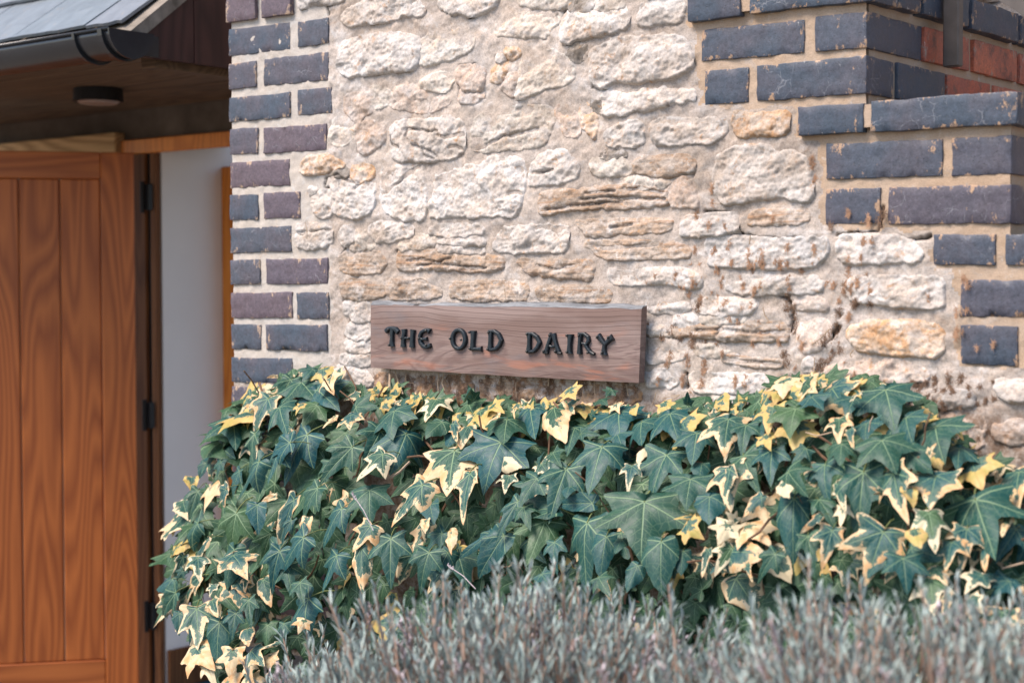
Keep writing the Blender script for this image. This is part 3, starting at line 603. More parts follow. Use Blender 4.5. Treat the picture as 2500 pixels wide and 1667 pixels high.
CRACKS = [('C', [(1045,1020),(1130,1000),(1180,975),(1250,935),(1330,925),(1400,905),(1490,882)]),
 ('E', [(455,188),(520,148),(570,120),(620,60),(690,15)]), ('E', [(1300,200),(1350,198),(1392,208)]),
 ('N', [(1030,1310),(1050,1380),(1120,1415)]), ('N', [(1190,1300),(1200,1240),(1260,1230),(1400,1260),(1490,1255)]), ('N', [(1190,1300),(1230,1370),(1300,1410),(1400,1440),(1480,1500)]),
 ('N', [(1500,1290),(1560,1320),(1640,1300),(1740,1290)]), ('N', [(1340,1440),(1380,1500),(1460,1520)]), ('N', [(1600,1410),(1680,1405),(1740,1440)]),
 ('Q', [(360,440),(480,430),(640,420)]), ('Q', [(720,400),(860,395),(1100,440)]), ('Q', [(0,600),(240,560),(480,540),(700,520)]), ('Q', [(300,500),(500,480),(800,490),(1120,500)]),
 ('M', [(140,812),(300,802),(480,790)]), ('M', [(1200,1090),(1340,1070),(1500,1100),(1620,1060)]), ('M', [(1300,1140),(1500,1110),(1900,1150)]),
 ('M', [(1730,1165),(1850,1160),(1960,1150)]), ('M', [(1260,1280),(1340,1275),(1380,1290)]), ('E', [(1440,1185),(1520,1160),(1600,1165)]), ('C', [(1450,1185),(1540,1180),(1600,1160)]),
 ('M', [(470,290),(540,260),(640,330),(730,340)]), ('M', [(700,400),(740,340)]), ('E', [(1480,690),(1600,720),(1740,700)]), ('Q', [(600,760),(800,740)]),
 ('Q', [(500,970),(760,950),(1050,925)]), ('T', [(640,650),(900,640),(1200,680),(1460,670)]), ('T', [(860,600),(830,690)]), ('T', [(900,930),(1100,950),(1440,975)]),
 ('N', [(1740,875),(1840,885)]), ('R', [(1160,990),(1160,1040)])]
KM = {'w': 'stone_white', 'g': 'stone_grey', 'o': 'stone_ochre', 'p': 'stone_pink', 'r': 'stone_rust', 'd': 'stone_dark', 's': 'stone_soil'}
CRP = [wallpoly(v, p) for v, p in CRACKS]
_cu = []
for pl in CRP:                                   # ragged crack lines
    q = []
    for i in range(len(pl) - 1):
        for k in range(4):
            f = k / 4; q.append((pl[i][0] * (1 - f) + pl[i + 1][0] * f + random.uniform(-.0012, .0012), pl[i][1] * (1 - f) + pl[i + 1][1] * f + random.uniform(-.0014, .0014)))
    q.append(pl[-1]); _cu.append(q)
CRP = _cu

wall = thing('stone_wall', 'rubble stone wall of pale limestone behind the wooden sign', 'wall', (1.0, 0.0, 0.0))
STP = []; SURF = []
def chaikin(p):
    q = []
    for i in range(len(p)):
        a, b = p[i], p[(i + 1) % len(p)]
        q.append((a[0] * .78 + b[0] * .22, a[1] * .78 + b[1] * .22)); q.append((a[0] * .22 + b[0] * .78, a[1] * .22 + b[1] * .78))
    return q
def add_stone(poly, kind, proud, seed, parent, ybase=0.0, g=0.0025, flat=None, name='stone'):
    xs = [p[0] for p in poly]; zs = [p[1] for p in poly]; pad = 0.006
    nx = max(4, int((max(xs) - min(xs) + 2 * pad) / g)); nz = max(4, int((max(zs) - min(zs) + 2 * pad) / g))
    X, Z = np.meshgrid(np.linspace(min(xs) - pad, max(xs) + pad, nx + 1), np.linspace(min(zs) - pad, max(zs) + pad, nz + 1))
    Xw = X + 0.0032 * fbm(X * 70, Z * 70, seed, 5, 3); Zw = Z + 0.0032 * fbm(X * 70, Z * 70, seed, 25, 3)
    sd_ = seg_dist(Xw, Zw, poly) * np.where(inside(Xw, Zw, poly), 1, -1)
    hgt = max(zs) - min(zs); tz = np.clip((max(zs) - Z) / hgt, 0, 1)
    P = proud * 0.001 * (0.20 + 0.44 * tz) + 0.0013
    fall = 0.0050 - 0.002 * tz
    sd_ = sd_ + 0.0070
    d = np.clip(sd_, -0.02, 1)
    h = np.where(d > 0, P * (0.45 * np.clip(d / 0.003, 0, 1) + 0.55 * (1 - np.exp(-d / fall))), d * 1.2) - 0.0008
    rp = random.Random(int(seed * 13)); cxx, czz = (max(xs) + min(xs)) / 2, (max(zs) + min(zs)) / 2; pl = np.full(X.shape, 1.0)
    for _k in range(9):                       # split faces: the lowest of several tilted planes
        an = rp.uniform(0, 6.28); sl = rp.uniform(.02, .22); rr = rp.uniform(.0, .45)
        px_, pz_ = cxx + rr * math.cos(an) * (max(xs) - min(xs)) * .5, czz + rr * math.sin(an) * hgt * .5
        pl = np.minimum(pl, -sl * ((Xw - px_) * math.cos(an) + (Zw - pz_) * math.sin(an) * 1.6))
    pl = np.clip(pl + 0.002, -0.0022, 0.003)
    face = pl + 0.0011 * fbm(X * 24, Z * 32, seed * 3.1, 41, 5, 0.6)
    facet = 0.003 * np.sign(fbm(X * 16 + 4, Z * 22, seed, 71, 2)) * np.clip(np.abs(fbm(X * 16 + 4, Z * 22, seed, 71, 2)) * 6, 0, 1)
    if kind == 'o':
        zz = Z * 150 + 2.2 * fbm(X * 9, Z * 16, seed, 81, 3); face = face * 0.5 + 0.0017 * (np.abs((zz / 2 % 1) - 0.5) * 2) * (0.6 + 0.6 * fbm(X * 14, Z * 40, seed, 91, 2)); facet = facet * .5
    elif kind in 'wr':
        zz = Z * 60 + 2.5 * fbm(X * 10, Z * 14, seed, 81, 3); face = face + 0.0012 * np.abs((zz % 1) - .5) * 2
    ins = np.clip(d / 0.01, 0, 1)
    rg = 1 - np.abs(fbm(X * 60, Z * 85, seed, 101, 4, 0.6)); pit = np.clip(fbm(X * 120, Z * 130, seed, 111, 3) - 0.25, 0, 1)
    h = h + mortar_h(X, Z) + (face + facet * 0.6 + 0.0012 * (rg - 0.6) - 0.0020 * pit + 0.0006 * fbm(X * 260, Z * 260, seed, 121, 2)) * ins
    crack = np.zeros_like(h)
    for c in CRP:
        if max(p[0] for p in c) < min(xs) or min(p[0] for p in c) > max(xs) or max(p[1] for p in c) < min(zs) or min(p[1] for p in c) > max(zs): continue
        dc = seg_dist(X, Z, c, False); k = np.clip(1 - dc / 0.0034, 0, 1); crack = np.maximum(crack, k); h = h - 0.006 * np.clip(1 - dc / 0.005, 0, 1) * ins
    keep = (d > -0.006)
    cx, cz = sum(xs) / len(xs), sum(zs) / len(zs)
    idx = np.arange((nx + 1) * (nz + 1)).reshape(nz + 1, nx + 1)
    q = np.stack([idx[:-1, :-1], idx[:-1, 1:], idx[1:, 1:], idx[1:, :-1]], -1)
    km = keep[:-1, :-1] & keep[:-1, 1:] & keep[1:, 1:] & keep[1:, :-1]; Q = q[km]
    used = np.unique(Q); rm = np.full(idx.size, -1); rm[used] = np.arange(len(used)); Q = rm[Q]
    V = np.stack([X.ravel() - cx, ybase - h.ravel(), Z.ravel() - cz], 1)[used]
    if ybase == 0.0 and g < .01: SURF.append((V + np.array([cx, 0, cz]), Q))
    me = quad_mesh(name, V, Q, False, {'crack': crack.ravel()[used]})
    o = link(name, me, M[KM[kind]], parent); o.location = (cx, 0, cz)
    return o
for i, (vw, pts, kind, proud) in enumerate(STONES):
    poly = chaikin(wallpoly(vw, pts)); STP.append(poly)
    add_stone(poly, kind, proud, i + 1.0, wall)

# ------------------------------------------------------------------ mortar beds
STEP_REGION = [(a[0], a[2]) for a in (onY(u, v) for u, v in [(1672, -900), (1676, 60), (1700, 66), (1706, 262), (1940, 264), (1942, 336), (2000, 342), (2006, 560), (2272, 562), (2276, 652), (2334, 660), (2338, 895), (2620, 900), (2620, 2200), (3400, 2300), (3400, -900)])]
X_C1, X_C2 = onY(2117, 90)[0], onY(2470, 400)[0]       # the corners where the step faces turn back
Z_CAP1 = onY(2117, 12)[2]; Z_CAP2 = onY(2400, 318)[2]
pu = lambda c: onY(*px('D', *c))
Z_T1 = onY(2117, -62)[2]                                # top of the upper tread
Z_T2 = onY(2470, 234)[2]; Z_T3 = onY(2560, 571)[2]; X_C3 = X_C2 + 0.262; X_C4 = X_C3 + 0.26; Z_T4 = Z_T3 - 0.226
def body_top(X):
    return np.where(X < X_C1, 3.2, np.where(X < X_C2, Z_T2 - .018, np.where(X < X_C3, Z_T3 - .018, Z_T4 - .018)))
PIER_X = onY(803, 400)[0]
GAPS = [('Q',[(1500,625),(1560,618),(1640,632),(1720,640)],5),('Q',[(1550,850),(1650,842),(1790,812),(1850,850)],7),('Q',[(1795,640),(1800,760),(1850,840),(2000,870),(2200,885),(2350,880)],2.5),('E',[(150,460),(170,560),(180,600),(140,650)],3),
 ('M',[(1105,995),(1170,965),(1240,940),(1300,975)],2.5),('M',[(1440,830),(1480,860),(1440,930),(1470,985)],2.5),('M',[(450,250),(410,300),(400,380),(460,410)],3),('N',[(1700,820),(1705,960)],3),('N',[(1690,632),(1850,632)],3),('N',[(2040,545),(2060,600),(2150,600)],4),
 ('R',[(120,350),(150,430),(250,390),(400,350),(650,320)],3),('R',[(410,830),(470,860),(560,830)],4),('Q',[(1250,260),(1340,285),(1400,250)],5),('Q',[(500,110),(600,100),(740,98)],2.5),('Q',[(400,210),(440,250),(520,275)],2),('Q',[(880,228),(1000,255),(1080,270),(1160,285)],2),
 ('N',[(150,60),(180,80),(300,40),(430,45),(550,15)],3),('N',[(420,60),(440,150)],2.5),('N',[(1500,70),(1560,115),(1680,150)],2),('N',[(1790,170),(1900,120),(2040,50)],2.5),('T',[(140,700),(300,705),(420,720)],3),('T',[(520,1070),(545,1130),(530,1190)],3),
 ('T',[(620,440),(680,480),(780,490)],2.5),('E',[(165,930),(210,1050),(180,1180)],2.5),('E',[(290,1350),(300,1400),(270,1470)],3),('F',[(1070,490),(1200,480),(1340,475),(1370,420),(1380,300)],3),('F',[(700,900),(760,960),(770,1080),(740,1150)],5),('F',[(1060,1000),(1090,1040)],6),
 ('F',[(1010,1200),(1080,1120)],6),('C',[(1870,10),(1870,70)],2.5),('C',[(1620,110),(1700,60)],2.5),('E',[(530,600),(590,575),(700,590)],2.5),('N',[(700,1180),(740,1330),(720,1450)],1.8),('3',[(1560,300),(1700,310),(1960,320),(2010,290)],3),('F',[(1540,540),(1640,510),(1700,500)],4)]
GAPW = [(wallpoly(v, p), w / VIEWS[v][2] * 0.0008 * (3.92 / 3.0)) for v, p, w in GAPS]
def gap_at(X, Z):
    c = np.zeros(X.shape)
    for pl, w in GAPW:
        m = (X > min(p[0] for p in pl) - .01) & (X < max(p[0] for p in pl) + .01) & (Z > min(p[1] for p in pl) - .01) & (Z < max(p[1] for p in pl) + .01)
        if not m.any(): continue
        x, z = X[m], Z[m]; ww = 0.0016 + w * (1.0 + .7 * fbm(x * 60, z * 60, 0, 201, 2))
        dd = seg_dist(x + .0022 * fbm(x * 150, z * 150, 0, 203, 2), z + .0022 * fbm(x * 150, z * 150, 0, 205, 2), pl, False)
        c[m] = np.maximum(c[m], np.clip(1.4 - dd / ww, 0, 1))
    return c
def bed_h(X, Z):
    w = np.where(inside(X, Z, STEP_REGION), 1, -1) * seg_dist(X, Z, STEP_REGION)
    w = np.maximum(np.clip(w / 0.012 + .5, 0, 1), np.clip((PIER_X - X) / 0.012 + .5, 0, 1))
    return mortar_h(X, Z) * (1 - .55 * w) - 0.0010 * w - 0.010 * gap_at(X, Z)
GX0 = PIER_X - 0.6; GXN = 0.0035
def mortar_sheet(x0, x1, z0, z1, g, mat, parent, sel, extra=0.0, name='mortar'):
    nx = int((x1 - x0) / g); nz = int((z1 - z0) / g); i0 = math.ceil((x0 - GX0) / g)
    X, Z = np.meshgrid(GX0 + g * (i0 + np.arange(nx + 1)), z0 + g * np.arange(nz + 1))
    h = bed_h(X, Z)
    idx = np.arange(X.size).reshape(X.shape); Xc = (X[:-1, :-1] + X[1:, 1:]) / 2; Zc = (Z[:-1, :-1] + Z[1:, 1:]) / 2
    km = sel(Xc, Zc) & (Zc < body_top(Xc))
    Q = np.stack([idx[:-1, :-1], idx[:-1, 1:], idx[1:, 1:], idx[1:, :-1]], -1)[km]
    used = np.unique(Q); rm = np.full(idx.size, -1); rm[used] = np.arange(len(used)); Q = rm[Q]
    V = np.stack([X.ravel(), -h.ravel(), Z.ravel()], 1)[used]; SURF.append((V, Q))
    return link(name, quad_mesh(name, V, Q, True, {'crack': gap_at(V[:, 0], V[:, 2])}), mat, parent)
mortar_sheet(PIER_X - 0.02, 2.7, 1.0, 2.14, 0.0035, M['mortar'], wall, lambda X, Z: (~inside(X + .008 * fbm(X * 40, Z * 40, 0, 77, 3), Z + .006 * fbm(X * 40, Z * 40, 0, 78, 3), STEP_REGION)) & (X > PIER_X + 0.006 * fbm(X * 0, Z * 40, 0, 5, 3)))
mb = MB(); mb.box(PIER_X - 0.02, X_C1 - 0.03, 0.012, 0.42, 0.0, 3.2); mb.build('wall_core', M['mortar'], wall)
def sheet_low(parent, mat, x0, x1):
    mb = MB(); mb.box(x0, x1, -0.001, 0.011, 0.0, 1.0); return mb.build('mortar', mat, parent)
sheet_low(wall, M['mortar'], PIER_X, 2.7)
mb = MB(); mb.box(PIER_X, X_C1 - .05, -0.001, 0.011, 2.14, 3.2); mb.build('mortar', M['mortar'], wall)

# ------------------------------------------------------------------ bricks
def brick_mesh(L, D, H, seed, r=0.0016, g=0.007, rough=0.0009):
    nx, ny, nz = max(3, int(L / g)), max(3, int(D / (g * 2))), max(3, int(H / g))
    key = {}; V = []; F = []
    def vid(i, j, k):
        if (i, j, k) not in key:
            p = []
            for a, n, S in ((i, nx, L), (j, ny, D), (k, nz, H)):
                t = a / n                                   # crowd the grid lines at the arrises
                if a == 1 and n > 2: t = r / S
                if a == n - 1 and n > 2: t = 1 - r / S
                p.append(t * S)
            key[i, j, k] = len(V); V.append(p)
        return key[i, j, k]
    for (A, B, C) in ((0, 1, 2), (1, 2, 0), (2, 0, 1)):
        N = (nx, ny, nz)
        for side in (0, N[C]):
            for a in range(N[A]):
                for b in range(N[B]):
                    q = []
                    for da, db in ((0, 0), (1, 0), (1, 1), (0, 1)):
                        t = [0, 0, 0]; t[A] = a + da; t[B] = b + db; t[C] = side; q.append(vid(*t))
                    F.append(q if side else q[::-1])
    V = np.array(V); S = np.array([L, D, H]); inner = np.clip(V, r, S - r); dv = V - inner; ln = np.linalg.norm(dv, axis=1, keepdims=True)
    V = inner + dv / np.maximum(ln, 1e-9) * np.minimum(ln, r)
    n_ = dv / np.maximum(ln, 1e-9)
    a = fbm(V[:, 0] * 55, V[:, 2] * 55, V[:, 1] * 55 + seed * 3.3, 7, 3)
    near = np.clip((np.sort(np.abs(V - S / 2) / (S / 2), axis=1)[:, 1] - 0.6) / 0.4, 0, 1)[:, None]
    V = V + n_ * (a[:, None] * rough * (1 + 0.5 * near)) - n_ * near * 0.0003
    V = V - n_ * (np.clip(fbm(V[:, 0] * 90, V[:, 2] * 90, V[:, 1] * 90 + seed, 29, 2) - .5, 0, 1) * .0016 * near[:, 0])[:, None]
    V[:, 0] += 0.0010 * fbm(V[:, 2] * 30, V[:, 1] * 10, seed, 3, 2); V[:, 2] += 0.0010 * fbm(V[:, 0] * 22, V[:, 1] * 10, seed, 13, 2)
    NEAR[0] = near[:, 0]
    return V, F
NEAR = [None]
BN = [0]
def brick(x0, x1, z0, z1, depth, mat, parent, y0=-0.0020, tilt=0.0, name='brick', yrange=None):
    BN[0] += 1
    V, F = brick_mesh(x1 - x0, depth, z1 - z0, BN[0])
    me = mesh(name, V, F, True, {'near': NEAR[0]}); o = link(name, me, mat, parent)
    o.location = (x0, y0 + 0.0008 * math.sin(BN[0] * 2.4), z0); o.rotation_euler = (0.004 * math.sin(BN[0] * 1.7), tilt, 0.003 * math.sin(BN[0] * 3.1))
    return o
def pbrick(view, q, depth, mat, parent, x0=None, x1=None, y0=-0.0020, name='brick'):
    xl, xr, ytl, ytr, ybl, ybr = q
    P = [onY(*px(view, xl, ytl), y0), onY(*px(view, xr, ytr), y0), onY(*px(view, xl, ybl), y0), onY(*px(view, xr, ybr), y0)]
    a = (P[0][0] + P[2][0]) / 2 if x0 is None else x0; b = (P[1][0] + P[3][0]) / 2 if x1 is None else x1
    zt, zb = (P[0][2] + P[1][2]) / 2, (P[2][2] + P[3][2]) / 2
    tl = -math.atan2((P[1][2] + P[3][2] - P[0][2] - P[2][2]) / 2, b - a)
    o = brick(a, b, zb + 0.0, zt, depth, mat, parent, y0, 0.0, name)
    o.location.z += 0; o.rotation_euler.y = max(-0.012, min(0.012, tl)); o.location.z = zb + (b - a) / 2 * math.sin(o.rotation_euler.y)
    return o, zb, zt
XP0 = float(np.mean([onY(*px('A', 1566, 700))[0], onY(*px('B', 1580, 300))[0]]))
pier = thing('brick_pier', 'pier of blue engineering bricks between doorway and stone wall', 'brick pier', (XP0, 0.0, 0.0))
rows = [('A', [(1562,1740,-60,-80,155,130),(1785,1985,-85,-105,122,100)]), ('A', [(1562,1980,205,150,385,342),(2033,2242,150,120,328,298)]),
 ('A', [(1562,1750,435,420,612,598),(1800,2240,400,360,585,555)]), ('A', [(1562,1980,668,632,835,805),(2030,2265,618,595,790,778)]),
 ('A', [(1565,1758,885,870,1062,1050),(1800,2230,875,842,1048,1028)]), ('A', [(1570,1975,1110,1088,1288,1268)]),
 ('A', [(1572,1765,1335,1325,1508,1500),(1800,2048,1318,1308,1498,1490)]), ('B', [(1578,1990,160,142,332,318)]),
 ('B', [(1580,1775,375,375,548,545),(1815,2238,370,365,545,540)]), ('B', [(1585,1995,600,597,775,775),(2025,2245,597,595,780,780)]),
 ('B', [(1588,1780,818,818,990,990),(1815,2235,820,818,1000,1000)]), ('B', [(1588,1995,1040,1050,1210,1225)])]
zlow = 0
for ri, (vw, bs) in enumerate(rows):
    for bi, q in enumerate(bs):
        o, zb, zt = pbrick(vw, q, 0.212 if (bi == 0 and q[1] - q[0] < 260) else 0.102, M['brick_blue'], pier, x0=XP0 if bi == 0 else None, y0=-0.0022 - (0.008 if ri == 0 else 0))
    zlow = zb
k = 0
zc = zlow - 0.011
while zc > 0.1:
    a = [(0, .102), (.113, .328)] if k % 2 == 0 else [(0, .215), (.226, .328)]
    for (p, q) in a: brick(XP0 + p, XP0 + q, zc - 0.064, zc, 0.102 if q - p > .15 else .212, M['brick_blue'], pier)
    zc -= 0.0755; k += 1
zc = onY(*px('A', 1562, -60))[2] + .011; k = 0
while zc < 3.1:
    a = [(0, .102), (.113, .328)] if k % 2 == 1 else [(0, .215), (.226, .328)]
    for (p, q) in a: brick(XP0 + p, XP0 + q, zc, zc + .064, 0.102 if q - p > .15 else .212, M['brick_blue'], pier)
    zc += 0.0755; k += 1
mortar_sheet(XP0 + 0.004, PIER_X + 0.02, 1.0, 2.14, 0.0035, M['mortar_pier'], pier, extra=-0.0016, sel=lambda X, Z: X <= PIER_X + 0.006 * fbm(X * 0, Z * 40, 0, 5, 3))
mb = MB(); mb.box(XP0 + 0.005, PIER_X - 0.022, 0.014, 0.80, 0.0, 3.2); mb.build('pier_core', M['mortar_pier'], pier)
for za, zb_ in ((0.0, 1.0), (2.14, 3.2)):
    mb = MB(); mb.box(XP0 + 0.004, PIER_X - .001, 0.0, 0.012, za, zb_); mb.build('mortar', M['mortar_pier'], pier)

steps = thing('brick_steps', 'flight of outdoor steps edged with blue bricks, treads overhanging', 'steps', (X_C1, 0.0, 0.0))
MS = M['brick_steps']
CAPY = -0.014
_, zc1b, _z = pbrick('D', (50, 412, -110, -150, 160, 105), 0.21, MS, steps, y0=CAPY, name='cap_brick')
_o, c1b, c1t = pbrick('D', (470, 1300, -130, -215, 95, 8), 0.102, MS, steps, y0=CAPY, x1=X_C1 + 0.014, name='cap_brick')
pbrick('D', (145, 850, 210, 135, 410, 380), 0.102, MS, steps)
_o, u1b, u1t = pbrick('D', (918, 1280, 115, 72, 355, 325), 0.215, MS, steps, x1=X_C1)
pbrick('D', (165, 465, 480, 462, 720, 700), 0.102, MS, steps)
_o, u2b, u2t = pbrick('D', (522, 1280, 452, 378, 700, 635), 0.104, MS, steps, x1=X_C1)
pbrick('D', (800, 1250, 735, 705, 930, 905), 0.21, MS, steps, y0=CAPY, name='cap_brick')
_o, c2b, c2t = pbrick('D', (1300, 2300, 668, 648, 888, 868), 0.215, MS, steps, y0=CAPY, x1=X_C2 + 0.014, name='cap_brick')
pbrick('D', (1000, 1795, 980, 952, 1225, 1208), 0.102, MS, steps)
_o, l1b, l1t = pbrick('D', (1855, 2270, 945, 925, 1200, 1195), 0.215, MS, steps, x1=X_C2)
pbrick('D', (995, 1368, 1290, 1280, 1530, 1530), 0.102, MS, steps)
_o, l2b, l2t = pbrick('D', (1420, 2265, 1280, 1262, 1535, 1530), 0.104, MS, steps, x1=X_C2)
pbrick('F', (1730, 2155, 485, 480, 690, 695), 0.102, MS, steps)
x3 = onY(*px('F', 2225, 600))[0]; _o, zb3, zt3 = pbrick('F', (2225, 2700, 480, 480, 695, 700), 0.102, MS, steps, x1=X_C3 + .014)
pbrick('F', (1910, 2700, 785, 800, 1045, 1055), 0.102, MS, steps)
pbrick('F', (1915, 2310, 1100, 1110, 1370, 1385), 0.102, MS, steps)
_o, zb5, _z = pbrick('F', (2378, 2900, 1110, 1110, 1385, 1395), 0.102, MS, steps)
for (vw, a, b, yt, yb) in (('D', 412, 470, -60, 90), ('D', 1250, 1300, 700, 885)):
    p, q = onY(*px(vw, a, yt), -.012), onY(*px(vw, b, yb), -.012); mb = MB(); mb.box(p[0] - .006, q[0] + .006, -.0105, .01, q[2] + .004, p[2] - .004); mb.build('mortar', M['mortar_steps'], steps)
# riser faces turning back from the wall
def riser_row(xc, vw, yy, edges, z0, z1, mats, x1off=0.0, name='brick'):
    for (a, b), m in zip(edges, mats):
        ya = onX(*px(vw, a, yy), xc)[1]; yb = onX(*px(vw, b, yy), xc)[1]
        BN[0] += 1; V, F = brick_mesh(0.102, yb - ya, z1 - z0, BN[0]); me = mesh(name, V, F, True, {'near': NEAR[0]}); o = link(name, me, m, steps)
        o.location = (xc - 0.102 + 0.0015 + x1off + 0.0015 * math.sin(BN[0]), ya, z0)
RD = M['brick_red']
riser_row(X_C1, 'D', 250, [(1665, 1975), (2005, 2295), (2320, 2640)], u1b, u1t, [RD, RD, RD])
riser_row(X_C1, 'D', 580, [(1488, 1810), (1830, 2125), (2150, 2480)], u2b, u2t, [MS, RD, RD])
riser_row(X_C1, 'D', 60, [(1440, 1590), (1612, 1920), (1945, 2262), (2290, 2600)], c1b, c1t, [MS] * 4, 0.014, 'cap_brick')
yl = 0.226
for z0, z1, offs in ((l1b, l1t, 0.226), (l2b, l2t, 0.114), (c2b, c2t, 0.226)):
    y = offs
    while y < 0.9:
        BN[0] += 1; V, F = brick_mesh(0.102, 0.215, z1 - z0, BN[0]); o = link('brick', mesh('brick', V, F, True, {'near': NEAR[0]}), MS, steps)
        o.location = (X_C2 - 0.102 + (0.0145 if z0 == c2b else 0.0015), y, z0); y += 0.226
mb = MB()
mb.box(X_C1 - 0.25, X_C1 - 0.006, 0.018, 1.0, 0.0, c1t - 0.006); mb.box(X_C1 - 0.006, X_C2 - 0.006, 0.012, 1.0, 0.0, c2t - 0.006)
mb.box(X_C2 - 0.006, X_C3 - .006, 0.012, 1.0, 0.0, zt3 - .006); mb.box(X_C3 - .006, X_C4, 0.012, 1.0, 0.0, zt3 - .24)
mb.build('step_core', M['mortar_steps'], steps)
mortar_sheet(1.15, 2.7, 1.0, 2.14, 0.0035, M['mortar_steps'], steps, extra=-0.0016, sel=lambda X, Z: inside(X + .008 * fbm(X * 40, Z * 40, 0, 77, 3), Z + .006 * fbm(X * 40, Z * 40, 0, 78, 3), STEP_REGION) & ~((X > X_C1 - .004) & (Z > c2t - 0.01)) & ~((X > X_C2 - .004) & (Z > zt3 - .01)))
rr_ = random.Random(9); si = 300
for (xa, xb, za, zb_) in ((PIER_X + .02, X_C1 - .06, 2.20, 3.12), (2.0, 2.62, 0.35, 0.90)):
    z = za
    while z < zb_ - .06:
        hh = rr_.uniform(.06, .12); x = xa
        while x < xb - .06:
            w = min(rr_.uniform(.10, .24), xb - x); j = lambda: rr_.uniform(-.012, .012)
            poly = chaikin([(x + j() + .01, z + j() + .01), (x + w / 2, z + j()), (x + w - .01 + j(), z + j() + .01), (x + w + j(), z + hh / 2), (x + w - .01 + j(), z + hh + j()), (x + w / 2, z + hh + j()), (x + .01 + j(), z + hh + j()), (x + j(), z + hh / 2)])
            add_stone(poly, rr_.choice('wwgpowr'), 10, si, wall, g=0.010); si += 1; x += w + .012
        z += hh + .012
xq = onY(*px('F', 2378, 1200))[0]
for k_, zz in enumerate((zb5 + .078 * 2, zb5 + .078)):
    pass
for k_ in range(4):
    x = X_C3 + .0; z1_ = zt3 - .235 - .078 * k_
    while x < X_C4 - .02: brick(x + (.0 if k_ else -.01), min(X_C4, x + .215), z1_ - .066, z1_, .102, MS, steps); x += .226
# wall at the far side of the steps
backwall = thing('building_wall', 'stone house wall rising behind the outdoor steps', 'wall', (1.9, 1.0, 0))
mb = MB(); mb.box(0.3, 4.2, 1.002, 1.3, 0.0, 3.4); mb.build('wall_core', M['mortar'], backwall)
rr_ = random.Random(4); z = 1.7; si = 500
while z < 3.0:
    hh = rr_.uniform(.09, .14); x = 1.25 + rr_.uniform(-.1, .1)
    while x < 3.0:
        w = rr_.uniform(.12, .26); j = lambda: rr_.uniform(-.012, .012)
        poly = chaikin([(x + j(), z + j()), (x + w / 2, z + j()), (x + w + j(), z + j()), (x + w + j(), z + hh / 2), (x + w + j(), z + hh + j()), (x + w / 2, z + hh + j()), (x + j(), z + hh + j()), (x + j(), z + hh / 2)])
        o = add_stone(poly, rr_.choice('wwgpo'), 14, si, backwall, g=0.012); o.location.y = 1.0; si += 1; x += w + .02
    z += hh + .02

# ------------------------------------------------------------------ handrail
rail = thing('handrail', 'dark metal handrail post standing against the step riser', 'handrail', (X_C1, 0.3, 1.9))
pa = onX(2318, 60, X_C1 + .035); pb = onX(2345, 60, X_C1 + .035); pc = onX(2330, 166, X_C1 + .035)
mb = MB(); mb.box(X_C1 + .022, X_C1 + .052, pa[1], pa[1] + 0.022, pc[2], 2.75, .002); mb.build('post', M['rail_metal'], rail)
q1 = onY(2436, 0, .05); q2 = onY(2500, 42, .05); dq = (q2 - q1)
mb = MB()
A0 = q1 - dq * 2.2; A1 = q2 + dq * 3
for s_ in (1,):
    o_ = np.array([0, 0, 0.03])
    Vv = [A0, A0 + o_, A1 + o_, A1]; Vv = [tuple(v) for v in Vv] + [(v[0], v[1] + .012, v[2]) for v in Vv]
    mb.add(Vv, [(0, 1, 2, 3), (7, 6, 5, 4), (0, 4, 5, 1), (1, 5, 6, 2), (2, 6, 7, 3), (3, 7, 4, 0)])
mb.build('rail_bar', M['rail_metal'], rail)
mb = MB(); mb.box(X_C1 + .003, X_C1 + .022, pa[1] + .004, pa[1] + .018, 2.22, 2.25); mb.build('bracket', M['rail_metal'], rail)

# ------------------------------------------------------------------ the sign
YS = -0.034
sTL, sTR, sBR, sBL = onY(904, 744.6, YS), onY(1565.5, 753.6, YS), onY(1558.6, 935.5, YS), onY(904, 898, YS)
sign = thing('house_sign', 'weathered wooden house sign with iron letters reading THE OLD DAIRY', 'sign', tuple((sTL + sTR + sBR + sBL) / 4))
NX = 60; NZ = 10; V = []; F = []
bk = 0.019
for j in range(NZ + 1):
    for i in range(NX + 1):
        a, b = i / NX, j / NZ; P = (sTL * (1 - a) + sTR * a) * (1 - b) + (sBL * (1 - a) + sBR * a) * b
        x, z = P[0], P[2]
        if j == 0: z += 0.0016 * float(fbm(np.array([x * 30]), np.array([1.]), 0, 3, 3)[0])
        if j == NZ: z += 0.0006 * float(fbm(np.array([x * 20]), np.array([5.]), 0, 3, 2)[0])
        V.append((x, YS + (0.0012 if (j in (0, NZ) or i in (0, NX)) else 0), z))
for j in range(NZ):
    for i in range(NX): a = j * (NX + 1) + i; F.append((a, a + NX + 1, a + NX + 2, a + 1))
def back(i, j, dz=0): v = V[j * (NX + 1) + i]; return (v[0] + (0.0), YS + bk, v[2] + dz)
n0 = len(V); V += [back(NX, j, 0.006 if j == 0 else 0) for j in range(NZ + 1)]
for j in range(NZ): F.append((j * (NX + 1) + NX, (j + 1) * (NX + 1) + NX, n0 + j + 1, n0 + j))
n1 = len(V); V += [back(0, j, 0.006 if j == 0 else 0) for j in range(NZ + 1)]
for j in range(NZ): F.append((j * (NX + 1), n1 + j, n1 + j + 1, (j + 1) * (NX + 1)))
n2 = len(V); V += [back(i, NZ) for i in range(NX + 1)]
for i in range(NX): F.append((NZ * (NX + 1) + i, n2 + i, n2 + i + 1, NZ * (NX + 1) + i + 1))
M['sign'] = sign_mat(); M['sign_top'] = sign_mat(True)
link('board', mesh('board', V, F, False), M['sign'], sign)
